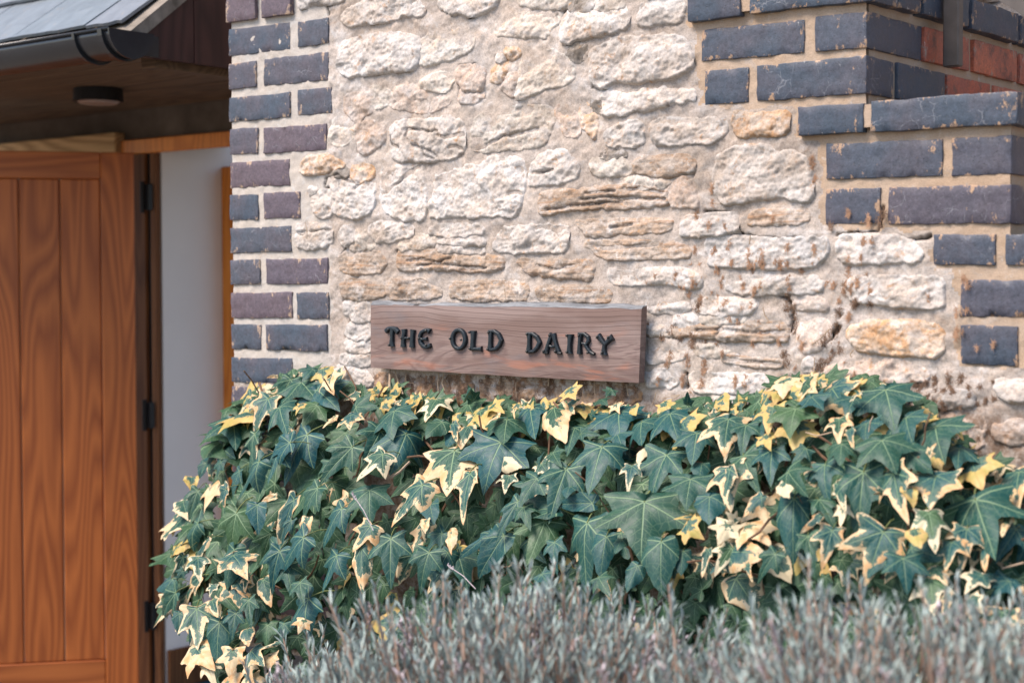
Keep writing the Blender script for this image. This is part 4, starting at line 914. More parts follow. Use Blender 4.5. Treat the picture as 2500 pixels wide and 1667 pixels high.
V2 = []; F2 = []
for i in range(NX + 1):
    v = V[i]; w = 0.0075 + 0.0025 * float(fbm(np.array([v[0] * 12]), np.array([2.]), 0, 8, 3)[0])
    V2 += [(v[0], v[1] - .0002, v[2] - .0003), (v[0], YS + 0.007, v[2] + w * .75), (v[0], YS + bk, v[2] + w)]
for i in range(NX):
    for k in range(2): F2.append((i * 3 + k, (i + 1) * 3 + k, (i + 1) * 3 + k + 1, i * 3 + k + 1))
F2.append((NX * 3, NX * 3 + 2, NX * 3 + 1)); F2.append((0, 1, 2))
link('top_edge', mesh('top_edge', V2, F2, False), M['sign_top'], sign)
LET = [
('L', [([(195,305),(240,258),(310,242),(380,262),(430,322)], [80,78,74,78,84]), ([(315,265),(312,400),(305,510),(305,592)], [74,58,72,102])], [(265,265),(275,565)]),
('L', [([(540,262),(545,330),(530,430),(525,530),(525,605)], [92,74,66,74,94]), ([(710,272),(705,340),(700,430),(695,530),(690,612)], [92,76,70,78,98]), ([(505,435),(600,432),(690,440)], [52,42,50])], [(510,430),(650,430)]),
('L', [([(1035,305),(1010,282),(940,285),(880,320),(850,380),(842,450),(862,530),(910,588),(970,603),(1030,580),(1058,562)], [96,72,62,58,60,64,70,72,74,74,60]), ([(830,440),(900,455),(950,450),(985,450)], [46,40,52,80])], [(850,440),(985,290),(985,565)]),
('L', [([(1590 + 122 * math.sin(a * math.pi / 10), 455 - 180 * math.cos(a * math.pi / 10)) for a in range(21)], [66,64,62,64,68,70,68,64,62,64,66,64,62,64,68,72,68,64,62,64,66]), ([(1690,458),(1745,465)], [70,16]), ([(1500,445),(1440,442)], [80,30])], [(1445,440),(1655,465)]),
('L', [([(1865,292),(1865,400),(1855,520),(1850,640)], [104,76,70,88]), ([(1815,640),(1920,638),(1990,640),(2028,640)], [62,56,64,100])], [(1815,320),(1820,632)]),
('L', [([(2190,295),(2200,400),(2195,520),(2188,660)], [86,66,66,96]), ([(2165,298),(2270,302),(2352,362),(2402,470),(2362,570),(2300,638),(2160,664)], [46,60,66,70,66,60,48]), ([(2390,470),(2432,482)], [70,16])], [(2180,320),(2162,645)]),
('K', [([(578,345),(590,450),(585,560),(575,695)], [84,62,62,92]), ([(548,340),(650,348),(735,412),(785,515),(740,608),(672,684),(545,702)], [44,58,64,68,64,58,46]), ([(770,515),(812,520)], [70,16])], [(562,355),(560,685)]),
('K', [([(1022,350),(985,450),(945,570),(908,705)], [84,58,58,76]), ([(858,706),(945,718)], [52,42]), ([(1045,350),(1075,470),(1110,590),(1150,695)], [80,62,62,72]), ([(1090,704),(1200,724)], [52,40]), ([(960,578),(1020,598),(1090,580)], [42,48,42])], [(995,375),(880,680),(1105,688)]),
('K', [([(1365,358),(1365,450),(1360,560),(1352,690),(1350,728)], [116,76,66,86,118])], [(1325,382),(1327,697)]),
('K', [([(1565,355),(1560,450),(1550,580),(1546,738)], [84,58,56,82]), ([(1530,345),(1640,350),(1712,412),(1722,480),(1680,548),(1598,530)], [40,52,58,58,52,36]), ([(1655,545),(1700,630),(1750,700),(1830,742)], [50,56,66,48])], [(1555,380),(1725,712)]),
('K', [([(1900,388),(1965,460),(2030,550)], [110,72,60]), ([(2180,408),(2110,470),(2030,560)], [104,72,58]), ([(2030,540),(2015,620),(2010,700),(2010,755)], [62,60,86,126])], [(1910,402),(2115,418),(2000,708)]),
]
NAMES = ['T', 'H', 'E', 'O', 'L', 'D', 'D', 'A', 'I', 'R', 'Y']
PXM = (onY(1240, 840, YS)[2] - onY(1240, 841, YS)[2])
for li, (vw, strokes, screws) in enumerate(LET):
    mb = MB(); kk = 0
    for pts, ws in strokes:
        W = [onY(*px(vw, a, b), YS) for a, b in pts]; dpt = project(W[0])[2]; wid = [w / 7.84 * dpt / F_PX for w in ws]
        # horizontal widths are foreshortened in the view; correct them
        Wr = []; wr = []
        for i in range(len(W) - 1):
            for k in range(4): f = k / 4; Wr.append(W[i] * (1 - f) + W[i + 1] * f); wr.append(wid[i] * (1 - f) + wid[i + 1] * f)
        Wr.append(W[-1]); wr.append(wid[-1])
        th = 0.0075 - 0.0003 * kk; prof = [(-1.06, 0), (-1.04, .6), (-.84, .9), (-.4, 1), (.4, 1), (.84, .9), (1.04, .6), (1.06, 0)]; np_ = len(prof); VV = []; FF = []
        for i, P in enumerate(Wr):
            t = Wr[min(i + 1, len(Wr) - 1)] - Wr[max(i - 1, 0)]; t = t / np.linalg.norm(t); nrm = np.array([t[2], 0, -t[0]])
            wf = wr[i] / 2 * (1 + 0.27 * abs(nrm[0]))
            for (a, h) in prof: VV.append(P + nrm * a * wf + np.array([0, -th * h + .0004, 0]))
        for i in range(len(Wr) - 1):
            for k in range(np_ - 1): FF.append((i * np_ + k, i * np_ + k + 1, (i + 1) * np_ + k + 1, (i + 1) * np_ + k))
        FF.append(tuple(range(np_))); FF.append(tuple(range((len(Wr) - 1) * np_ + np_ - 1, (len(Wr) - 1) * np_ - 1, -1)))
        mb.add(VV, FF); kk += 1
    lo = mb.build('letter', M['iron'], sign, smooth=False, label='black iron letter ' + NAMES[li])
    for (a, b) in screws:
        c = onY(*px(vw, a, b), YS); s = MB(); r = 0.0026
        VV = [(c[0], YS - .0098, c[2])]
        for rr, yy in ((r * .7, -.0094), (r, -.0084), (r, -.0068)):
            VV += [(c[0] + rr * math.cos(2 * math.pi * k / 10), YS + yy, c[2] + rr * math.sin(2 * math.pi * k / 10)) for k in range(10)]
        FF = [(0, 1 + k, 1 + (k + 1) % 10) for k in range(10)]
        for q in range(2):
            for k in range(10): FF.append((1 + q * 10 + k, 11 + q * 10 + k, 11 + q * 10 + (k + 1) % 10, 1 + q * 10 + (k + 1) % 10))
        s.add(VV, FF); so = s.build('screw', M['iron_screw'], None, smooth=True); so.parent = lo; so.matrix_parent_inverse = lo.matrix_world.inverted() if False else Matrix.Identity(4)
        so.matrix_parent_inverse = Matrix.Identity(4)

# ------------------------------------------------------------------ porch on the left
exec_porch = True
GX = onY(318, 105, -0.10)[0]; GZ = onY(318, 108, -0.10)[2]; XCH = GX - 0.03
porch = thing('porch_roof', 'slate lean-to porch roof with black half-round gutter over the doorway', 'porch roof', (GX - .5, 0.3, 2.0))
pitch = rad(38); EY, EZ = -0.055, GZ + 0.052
rs = random.Random(3)
def roof_pt(x, s, h=0): return (x, EY + s * math.cos(pitch) - h * math.sin(pitch), EZ + s * math.sin(pitch) + h * math.cos(pitch))
jx = [onY(*px('A', a, b), EY)[0] for a, b in ((870, 165), (612, 208), (112, 300))]
edges = [XCH + 0.10]; edges += [jx[1] , jx[2]]
w = edges[-2] - edges[-1]
while edges[-1] > -2.2: edges.append(edges[-1] - 0.285)
edges[0] = jx[0]
for row in range(5):
    es = edges if row % 2 == 0 else [edges[0]] + [ (edges[i] + edges[i + 1]) / 2 for i in range(len(edges) - 1)]
    for i in range(len(es) - 1):
        xr, xl = es[i], es[i + 1]; s0 = row * 0.24 + rs.uniform(-.004, .004); s1 = s0 + 0.40; mb = MB()
        nn = 7; VV = []; x0c = (xl + xr) / 2
        h0 = 0.006 + rs.uniform(0, .004)
        for k in range(nn):
            x = xl + .003 + (xr - xl - .006) * k / (nn - 1); c = rs.uniform(-.004, .004)
            VV += [roof_pt(x, s0 + c, h0 + .014), roof_pt(x, s0 + c, h0 + .006), roof_pt(x, s1, 0.002), roof_pt(x, s1, -.004)]
        FF = []
        for k in range(nn - 1):
            a = k * 4; FF += [(a, a + 2, a + 6, a + 4), (a + 1, a, a + 4, a + 5), (a + 3, a + 1, a + 5, a + 7), (a + 2, a + 3, a + 7, a + 6)]
        FF += [(0, 1, 3, 2), ((nn - 1) * 4, (nn - 1) * 4 + 2, (nn - 1) * 4 + 3, (nn - 1) * 4 + 1)]
        mb.add(VV, FF); mb.build('slate', M['slate'], porch)
# verge undercloak and roof deck
xv0, xv1 = edges[0] - 0.02, XCH + 0.005
mb = MB(); VV = [roof_pt(xv1, -0.03, .002), roof_pt(xv1, 1.4, .002), roof_pt(-2.2, 1.4, .0), roof_pt(-2.2, -.03, .0), roof_pt(xv1, -0.03, -.028), roof_pt(xv1, 1.4, -.028), roof_pt(-2.2, 1.4, -.03), roof_pt(-2.2, -.03, -.03)]
mb.add(VV, [(0, 1, 2, 3), (7, 6, 5, 4), (0, 4, 5, 1), (1, 5, 6, 2), (2, 6, 7, 3), (3, 7, 4, 0)]); mb.build('verge_board', M['verge'], porch)
# gutter: half round, open on top, with end cap and brackets
R = 0.062; mb = MB(); gx0, gx1 = -2.2, GX
def arc(x, r, dz=0): return [(x, -0.10 - r * math.cos(math.pi * k / 14), GZ + 0.03 - r * math.sin(math.pi * k / 14)) for k in range(15)]
A_, B_ = arc(gx0, R), arc(gx1, R); A2, B2 = arc(gx0, R - .004), arc(gx1, R - .004)
VV = A_ + B_ + A2 + B2; FF = []
for k in range(14): FF += [(k, k + 1, 16 + k, 15 + k), (30 + k, 45 + k, 46 + k, 31 + k)]
FF += [(0, 15, 45, 30), (14, 44, 59, 29)]
mb.add(VV, FF); mb.tube([(gx0, -0.10 - R, GZ + .03), (gx1, -0.10 - R, GZ + .03)], .0045, 8); gut = mb.build('gutter', M['gutter_metal'], porch, smooth=True)
mb = MB(); E1, E2 = arc(gx1 + .001, R + .004), arc(gx1 + .006, R + .004)
mb.add(E1 + E2, [tuple(range(14, -1, -1)), tuple(range(15, 30))] + [(k, k + 1, 16 + k, 15 + k) for k in range(14)] + [(0, 15, 29, 14)]); s = mb.build('end_cap', M['gutter_metal'], None); s.parent = gut
for xb_, wd in ((GX - 0.035, .016), (GX - 0.135, .010), (-1.2, .010), (-1.9, .01)):
    mb = MB(); a1, a2, a3, a4 = arc(xb_, R + .001), arc(xb_ + wd, R + .001), arc(xb_, R + .0075), arc(xb_ + wd, R + .0075)
    FF = []
    for k in range(14): FF += [(30 + k, 31 + k, 46 + k, 45 + k), (k, 30 + k, 31 + k, k + 1), (15 + k, 16 + k, 46 + k, 45 + k)]
    mb.add(a1 + a2 + a3 + a4, FF); mb.box(xb_, xb_ + wd, -.040, .0, GZ - .02, GZ + .03); s = mb.build('gutter_bracket', M['gutter_metal'], None); s.parent = gut
ZS = onX(357, 139, XCH)[2]
# cheek: upright boards closing the end of the porch
yb = -0.03; cw = [0.15, 0.155, 0.15, 0.15, .15, .15]; 
for i, w_ in enumerate(cw):
    y0_, y1_ = yb, yb + w_ - .003; mb = MB(); z0_ = ZS + (0.0 if i < 3 else .0)
    zt0 = EZ - .03 + max(0, (y0_ - EY)) * math.tan(pitch); zt1 = EZ - .03 + (y1_ - EY) * math.tan(pitch)
    VV = [(XCH - .02, y0_, z0_), (XCH - .02, y1_, z0_), (XCH - .02, y1_, zt1), (XCH - .02, y0_, zt0), (XCH, y0_, z0_), (XCH, y1_, z0_), (XCH, y1_, zt1), (XCH, y0_, zt0)]
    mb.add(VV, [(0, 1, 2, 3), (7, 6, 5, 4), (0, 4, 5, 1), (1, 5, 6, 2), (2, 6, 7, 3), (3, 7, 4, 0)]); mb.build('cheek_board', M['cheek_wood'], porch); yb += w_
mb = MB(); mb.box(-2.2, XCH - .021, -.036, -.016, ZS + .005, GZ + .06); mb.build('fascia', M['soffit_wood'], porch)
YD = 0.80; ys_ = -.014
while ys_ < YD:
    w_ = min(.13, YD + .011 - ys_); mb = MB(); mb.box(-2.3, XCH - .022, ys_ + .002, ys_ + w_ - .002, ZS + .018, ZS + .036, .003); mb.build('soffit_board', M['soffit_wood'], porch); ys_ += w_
mb = MB(); mb.box(XCH - .085, XCH - .03, .02, YD, ZS - .018, ZS + .016, .003); mb.build('joist', M['soffit_wood'], porch)
# ceiling light under the porch
lc = onZ(240, 262, ZS - 0.035)
lt = thing('ceiling_light', 'round black ceiling light fixed under the porch boards', 'ceiling light', (lc[0], lc[1], ZS + .018))
def disc(mb, c, z0, z1, r0, r1, n=28):
    VV = [(c[0] + r * math.cos(2 * math.pi * k / n), c[1] + r * math.sin(2 * math.pi * k / n), z) for r, z in ((r0, z0), (r1, z1)) for k in range(n)]
    mb.add(VV, [(k, (k + 1) % n, n + (k + 1) % n, n + k) for k in range(n)] + [tuple(range(n)), tuple(range(2 * n - 1, n - 1, -1))])
mb = MB(); disc(mb, lc, ZS + .017, ZS - .020, .070, .072); mb.build('housing', M['black'], lt, smooth=False)
mb = MB(); disc(mb, lc, ZS - .020, ZS - .026, .060, .052); mb.build('lens', M['light_glass'], lt)

# doorway
JX = onY(388, 900, YD)[0]; zht, zhb = onY(430, 333, YD)[2], onY(430, 369, YD)[2]
FLZ = 0.14
recess = thing('recess_wall', 'dark rendered wall and stone lintel above the doorway', 'wall', (-1.5, YD, 0))
zbm, zbt = onY(150, 372, YD)[2], onY(150, 342, YD)[2]
mb = MB(); mb.box(-3.2, XP0 - .004, YD + .012, YD + .30, zht + .004, 3.3); mb.build('lintel', M['lintel_stone'], recess)
mb = MB(); mb.box(-3.2, JX - .175, YD + .012, YD + .14, 0, zht); mb.build('render', M['render_grey'], recess)
mb = MB(); mb.box(-3.2, JX - .175, YD - .03, YD + .011, zbm - .02, zbt + .004, .004); mb.build('timber_beam', M['beam_wood'], recess)
frame = thing('door_frame', 'orange brown wooden door frame around the open doorway', 'door frame', (JX, YD, 0))
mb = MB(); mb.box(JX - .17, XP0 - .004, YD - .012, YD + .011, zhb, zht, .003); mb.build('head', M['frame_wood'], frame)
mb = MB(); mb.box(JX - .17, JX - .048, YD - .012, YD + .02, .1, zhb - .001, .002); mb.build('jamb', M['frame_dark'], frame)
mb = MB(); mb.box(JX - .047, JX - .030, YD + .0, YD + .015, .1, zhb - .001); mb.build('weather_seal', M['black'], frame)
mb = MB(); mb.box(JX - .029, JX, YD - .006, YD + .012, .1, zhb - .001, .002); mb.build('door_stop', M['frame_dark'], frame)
xin = JX - .004; yin = YD + .36
mb = MB(); mb.box(xin - .1, xin, YD + .021, yin + 1.4, FLZ, 2.4); tag(mb.build('hall_wall', M['white_paint']), kind='structure')
mb = MB(); mb.box(xin + .001, xin + .014, YD + .024, yin + 1.4, FLZ + .001, onY(400, 1585, YD + .024)[2], .002); mb.build('skirting_board', M['frame_dark'], frame)
mb = MB(); mb.box(-3.0, 0.3, YD - .0, 3.2, 0.02, FLZ); tag(mb.build('hall_floor', M['blue_floor']), kind='structure')
pj = None
for yy in np.arange(YD + .1, 3, .002):
    if project((xin, yy, 1.4))[0] > 541: pj = yy; break
mb = MB(); mb.box(xin + .001, xin + .10, pj, pj + .06, FLZ, 1.845, .004); mb.build('inner_jamb', M['frame_wood'], frame)
mb = MB(); mb.box(xin - .05, 0.3, YD + 1.2, 3.2, 2.0, 2.05); tag(mb.build('hall_ceiling', M['white_paint']), kind='structure')  # unseen ceiling held back from the doorway; gap added to let sky light in
# door leaf, swung wide open towards the left
hp = onY(330, 700, YD - .06); hang = math.atan2(-.785, -.62)
dr = bpy.data.objects.new('door', None); COL.objects.link(dr); tag(dr, 'varnished brown wooden plank door standing wide open', 'door')
dr.location = (hp[0], hp[1], 0); dr.rotation_euler = (0, 0, hang)
# local x runs from the hinge edge outward, local +y is the face towards the viewer
face = 1
def dpart(mb, name, mat, parent=None):
    o = mb.build(name, mat, None); o.parent = parent or dr; return o
zt_, zb_ = 0, 0
d_ = project((hp[0], hp[1], 1.4))[2]
def zat(v, dd): return CAM[2] + (833.5 - v - F_PX * math.tan(PITCH)) / F_PX * dd
ztop = onX(325, 374, hp[0])[2]; zrail = onX(300, 441, hp[0] - .06)[2]; zlow_ = onX(300, 1598, hp[0] - .06)[2]
W_ = .86; st = .103; TH = .044
mb = MB(); mb.box(0, st, -TH / 2, TH / 2, .16, ztop, .003); dpart(mb, 'stile', M['door_wood'])
mb = MB(); mb.box(W_ - st, W_, -TH / 2, TH / 2, .16, ztop, .003); dpart(mb, 'stile', M['door_wood'])
mb = MB(); mb.box(st + .0005, W_ - st - .0005, -TH / 2, TH / 2 - .0005, zrail, ztop, .003); dpart(mb, 'rail', M['door_rail'])
mb = MB(); mb.box(st + .0005, W_ - st - .0005, -TH / 2, TH / 2 - .0005, .16, zlow_, .003); dpart(mb, 'rail', M['door_rail'])
x = st + .001
while x < W_ - st - .01:
    w_ = min(.1245, W_ - st - x); mb = MB(); mb.box(x + .0012, x + w_ - .0012, -TH / 2 + .006, TH / 2 - .005, zlow_ + .001, zrail - .001, .004); o = dpart(mb, 'plank', M['door_wood']); x += w_
for v in (482, 1012, 1500):
    z = onY(345, v, YD - .03)[2]; mb = MB(); mb.box(hp[0] + .012, hp[0] + .034, YD - .030, YD - .0135, z - .042, z + .042, .002)
    mb.tube([(hp[0] + .010, YD - .036, z - .05), (hp[0] + .010, YD - .036, z + .05)], .007, 8); mb.build('hinge', M['black'], frame)

# ------------------------------------------------------------------ ivy
LOBES = {
 'A': [(0,1.0),(5,.89),(10,.77),(17,.64),(24,.53),(31,.455),(40,.46),(50,.55),(58,.64),(63,.68),(69,.60),(78,.47),(88,.38),(98,.35),(110,.36),(122,.44),(134,.36),(150,.24),(166,.15),(180,.07)],
 'B': [(0,1.0),(7,.86),(14,.74),(22,.63),(30,.56),(38,.54),(48,.62),(57,.74),(63,.80),(70,.66),(80,.52),(92,.45),(104,.46),(116,.54),(126,.60),(138,.46),(152,.32),(166,.2),(180,.09)],
 'C': [(0,1.0),(5,.90),(10,.78),(16,.65),(23,.52),(32,.40),(42,.36),(52,.39),(60,.44),(68,.36),(82,.27),(100,.23),(120,.22),(140,.19),(160,.12),(180,.06)],
 'D': [(0,1.0),(8,.90),(18,.78),(30,.66),(44,.58),(58,.56),(72,.50),(90,.44),(110,.40),(130,.36),(150,.27),(166,.17),(180,.09)],
 'E': [(0,1.0),(4,.91),(9,.80),(14,.69),(21,.58),(28,.50),(36,.48),(46,.58),(55,.72),(61,.79),(66,.72),(74,.55),(84,.44),(94,.40),(106,.44),(116,.52),(123,.55),(130,.47),(144,.30),(162,.16),(180,.07)]}
def leaf_geo(shape, seed, na=44, rings=(0.22, .45, .68, .86, 1.0), petiole=True):
    r_ = random.Random(seed); P = LOBES[shape]; V = [(0, 0, 0)]; rim = [0.0]; F = []
    asy = [r_.uniform(.88, 1.12) for _ in range(2)]; ph = [r_.uniform(0, 6.28) for _ in range(6)]
    curl = r_.uniform(.10, .75); fold = r_.uniform(-.02, .20); droop = r_.uniform(.05, .5); twist = r_.uniform(-.3, .3)
    def rad_at(t):
        a = abs(t); 
        for (a0, r0), (a1, r1) in zip(P[:-1], P[1:]):
            if a0 <= a <= a1: rr = r0 + (r1 - r0) * (a - a0) / (a1 - a0); break
        else: rr = P[-1][1]
        return rr * (asy[0] if t > 0 else asy[1]) ** min(1, a / 60) * (1 + .02 * math.sin(t * .35 + ph[0]))
    half = [p[0] for p in P]; ang = sorted(set(half + [-h for h in half if h not in (0, 180)])); extra = []
    for a0, a1 in zip(ang[:-1], ang[1:]):
        if a1 - a0 > 7 and na > 30: extra.append((a0 + a1) / 2)
    ang = sorted(ang + extra); na = len(ang)
    for k, rg in enumerate(rings):
        for t in ang:
            R_ = rad_at(t) * rg; th = rad(t * .87); x = R_ * math.sin(th); y = -R_ * math.cos(th)
            z = -curl * (x * x) * 1.3 - droop * (min(0, y) ** 2) + fold * abs(x) - twist * x * y \
                + .030 * math.sin(9 * x + ph[1]) * rg + .028 * math.sin(8 * y + 5 * x + ph[2]) * rg + .03 * math.cos(rad(t) * 5.9) * rg * rg
            V.append((x, y, z)); rim.append(rg)
    for k in range(na): F.append((0, 1 + k, 1 + (k + 1) % na))
    for q in range(len(rings) - 1):
        for k in range(na): F.append((1 + q * na + k, 1 + (q + 1) * na + k, 1 + (q + 1) * na + (k + 1) % na, 1 + q * na + (k + 1) % na))
    nleaf = len(F)
    if petiole:
        n0 = len(V); pts = [(0, -.01, .004), (0.01, .12, -.02), (.03, .30, -.12), (.05, .42, -.28)]; m = MB(); m.tube(pts, [.011, .012, .013, .014], 5, False)
        V += m.V; F += [tuple(i + n0 for i in f) for f in m.F]; rim += [0.0] * len(m.V)
    return V, F, rim, nleaf
def leaf_mesh(shape, seed, matkey, **kw):
    V, F, rim, nl = leaf_geo(shape, seed, **kw)
    me = mesh('leaf', V, F, True, {'rim': rim})
    uvl = me.uv_layers.new(name='UVMap'); vi = np.zeros(len(me.loops), np.int32); me.loops.foreach_get('vertex_index', vi)
    A = np.array(V)[vi][:, :2] * 0.5 + 0.5; uvl.data.foreach_set('uv', A.astype(np.float32).ravel())
    me.materials.append(LM[matkey]); me.materials.append(M['petiole'])
    me.polygons.foreach_set('material_index', [0] * nl + [1] * (len(F) - nl))
    return me
LEAFM = {}
for sh in 'ABCDE':
    for mk in 'GVCY':
        LEAFM[sh, mk] = [leaf_mesh(sh, 100 * ord(sh) + k, mk) for k in range(4 if mk == 'G' else 3)]
TOP = [(330, 1760), (372, 1500), (385, 1440), (430, 1240), (470, 1160), (530, 1060), (570, 985), (640, 935), (740, 905), (860, 925), (1000, 962), (1140, 975), (1300, 985), (1480, 1000), (1620, 1000), (1740, 975), (1800, 985), (1890, 930), (2000, 915), (2160, 915), (2220, 960), (2300, 1010), (2380, 1090), (2450, 1150), (2560, 1150)]
def vtop(u): return float(np.interp(u, [t[0] for t in TOP], [t[1] for t in TOP]))
def ivy_y(u, v):
    d = max(0.0, v - vtop(u)); return -0.035 - 0.235 * (1 - math.exp(-d / 170.0)) - 0.00012 * max(0, d - 200)
HEROES = []
def H(view, s):
    for ln in s.split(';'):
        p = ln.split()
        if len(p) >= 7: HEROES.append((px(view, float(p[0]), float(p[1])), px(view, float(p[2]), float(p[3])), float(p[4]), p[5], p[6]))
H('1', '1035 130 915 310 .8 G A;1215 200 1330 290 1 G B;1190 60 1120 110 1 G B;1260 60 1250 130 1 Y B;1300 120 1290 195 .9 C A;880 260 720 470 1 V A;960 320 975 460 1 G A;1215 310 1110 410 1.1 G B;1110 150 1200 240 1 G B;1745 345 1690 475 1 G B;1150 505 905 800 .9 G A;970 600 840 820 .8 G A;1455 590 1210 820 .85 G A;1650 480 1545 670 1 G A;1825 500 1715 780 .9 G E;820 690 600 960 .8 G A;790 500 690 800 .6 G C;1665 640 1460 790 1.1 V A;2155 615 2100 920 1.25 V E;1935 850 1680 1100 .9 V A;2260 770 2170 1080 .7 V C;1220 870 1030 1080 .9 G A;1575 885 1560 1070 1.2 G B;665 1040 560 1370 1 G A;805 985 800 1140 .9 G D;1060 950 905 1240 .6 V D;1385 1010 1190 1230 .9 G A;1125 1205 890 1420 1 G A;965 1290 740 1370 1 G B;960 1300 860 1565 .8 G A;1350 1330 1210 1568 1 G A;650 1290 560 1568 .8 G D;1720 1215 1700 1520 1.1 G A;1580 1130 1440 1290 1.1 V A;1520 1280 1500 1568 .5 V D;1980 1310 1890 1540 1.1 G A;2070 1180 1930 1290 1 G B;2110 1310 2030 1460 1 G B;590 880 480 1000 .9 V A;560 690 500 800 .9 G B;400 890 320 1080 .8 G A;400 1110 220 1250 .8 G A;640 410 660 520 .9 G B;470 1220 345 1350 .6 V D;300 1340 180 1560 .5 V C;400 1345 400 1480 1 V A;230 1490 85 1540 .9 G D;1480 320 1600 300 1 G B;1040 1090 940 1240 .6 G A;1150 1080 1120 1200 .7 C D;930 930 830 950 .8 C D;1640 210 1560 240 1 Y A;1840 250 1760 300 1 G A;1890 240 1850 380 .5 Y C;2030 270 1940 370 1 V A;2240 240 2230 170 1 G B;1340 380 1250 460 .7 C C;1450 370 1420 430 1 V B;800 260 690 310 1 V B;890 200 780 190 .8 C D;940 110 880 105 .6 C D;1110 300 1060 340 1 Y B;1030 560 800 640 .8 G A;2070 420 1960 500 1 G D;2170 470 2100 560 1 G D;1900 1290 1850 1390 1 G B;1290 950 1300 870 1 V C;1990 980 1990 1080 1 G D;1960 1090 1940 1150 .8 C D;2130 1170 2110 1300 .6 C D;640 1330 720 1400 1 V B;740 1480 700 1568 1 V A;1010 1400 1030 1568 1 G A;530 560 580 620 1 G B;360 800 350 850 1 Y D;300 960 300 1040 .9 V D;250 1280 300 1240 .8 Y D;450 700 400 790 1 G D')
H('4', '1345 1060 1350 1340 .9 V E;1200 950 1050 1130 .9 G A;1150 880 1030 905 .8 G D;1610 870 1620 1020 1.1 V B;1500 1150 1460 1440 .8 G D;1610 1090 1570 1260 1 G A;1830 1170 1800 1310 1 G B;2110 990 1870 1240 1 G A;1690 1200 1680 1280 1 V D;1590 1350 1550 1520 1.2 C B;1700 1440 1690 1560 1 C A;1420 1440 1440 1560 1 C A;1910 1290 1790 1330 .6 V C;1700 1000 1700 1170 .8 G A;1780 1010 1740 1150 1 G A;1620 870 1700 980 .8 V C;1800 860 1820 1000 .7 V D;1450 1000 1470 1090 1 V C;1330 1270 1310 1410 .7 C C;1230 1090 1210 1210 .8 G D;2050 880 2060 1010 1 G A;1940 1160 1900 1280 1 G A;1340 1330 1420 1420 1 C B;2080 1140 2040 1210 1 C B;1720 1350 1780 1420 1 V A;1550 1560 1600 1650 1 C B;1700 1540 1740 1640 1 C B;1850 1380 1830 1470 1 C B;1460 900 1420 960 1 V B;1250 800 1200 860 1 G B')
H('2', '625 560 480 825 1.25 G B;665 400 640 525 1 G B;825 325 830 470 .9 G A;985 320 1005 450 .7 V D;1315 590 1210 860 1.1 G A;1585 420 1560 540 1 G B;1070 740 940 1050 1 G A;870 805 740 965 .9 G B;1250 975 990 960 .7 G D;1605 965 1565 1330 1.3 G B;1215 1105 1100 1550 .95 G A;925 1100 800 1400 1.1 G E;645 1195 440 1455 1 G D;740 960 560 1210 .7 G A;560 1180 300 1315 .6 G C;1720 1235 1700 1530 1.1 G D;1345 1200 1290 1440 .7 G D;1755 645 1600 900 1.1 G E;1965 495 1930 660 1.1 G A;1780 365 1810 475 1 G B;1430 350 1420 460 1.2 G B;1870 430 1885 520 1 Y B;480 350 500 420 1 Y B;2180 400 2140 565 .9 V B;2300 440 2260 565 1 G A;2190 740 2160 980 1 V A;1920 810 1880 985 1.1 G B;2050 930 2040 1080 1.3 G D;2255 1215 2100 1320 1.3 C B;2230 1100 2170 1030 1 C B;1960 1060 1800 1080 .7 Y C;1900 1120 1960 1180 1 Y B;2200 1280 2080 1450 1 V A;2040 1290 2000 1460 .6 V C;1240 380 1280 330 1 G B;1130 460 1070 600 .9 G A;1030 490 980 430 1 G B;1170 500 1250 480 1 G A;1420 500 1440 570 1 G B;1890 560 1800 570 1 G C;600 370 520 440 .8 C C;560 310 620 330 1 Y A;720 330 700 370 .5 C C;440 270 400 180 .9 G B;1090 200 1120 250 1.2 Y B;1300 270 1340 260 1 G B;1410 300 1420 330 1 C E;1530 310 1520 345 1 Y D;1740 290 1770 340 .8 Y B;1620 600 1550 660 .7 C D;1520 720 1480 830 .8 V A;1900 300 1890 230 .9 G A;1090 300 1090 340 1 V B;1180 310 1200 350 1 Y B;980 630 1010 700 1 G A;820 850 760 780 1 G D;880 700 900 620 1 G D;1100 860 1060 900 1 G D;990 1240 960 1400 .9 G A;1000 1010 620 1000 .8 G D;780 1000 800 1100 .9 G A;520 1120 480 1040 1 G B;640 700 710 710 .8 C D;680 790 640 880 1 V A;2120 250 2140 300 1 Y D;2110 330 2150 300 .8 Y A;2000 700 1980 780 1 G D;2280 650 2320 800 1 G A;1450 1220 1400 1300 1 G D;1560 1400 1480 1560 .8 G D;1870 1300 1850 1420 1 G D;1290 1480 1340 1568 1 G A;900 1460 960 1540 1 G A;300 430 320 550 .5 V C;400 450 330 540 .8 V D;1380 200 1340 240 1 G B')
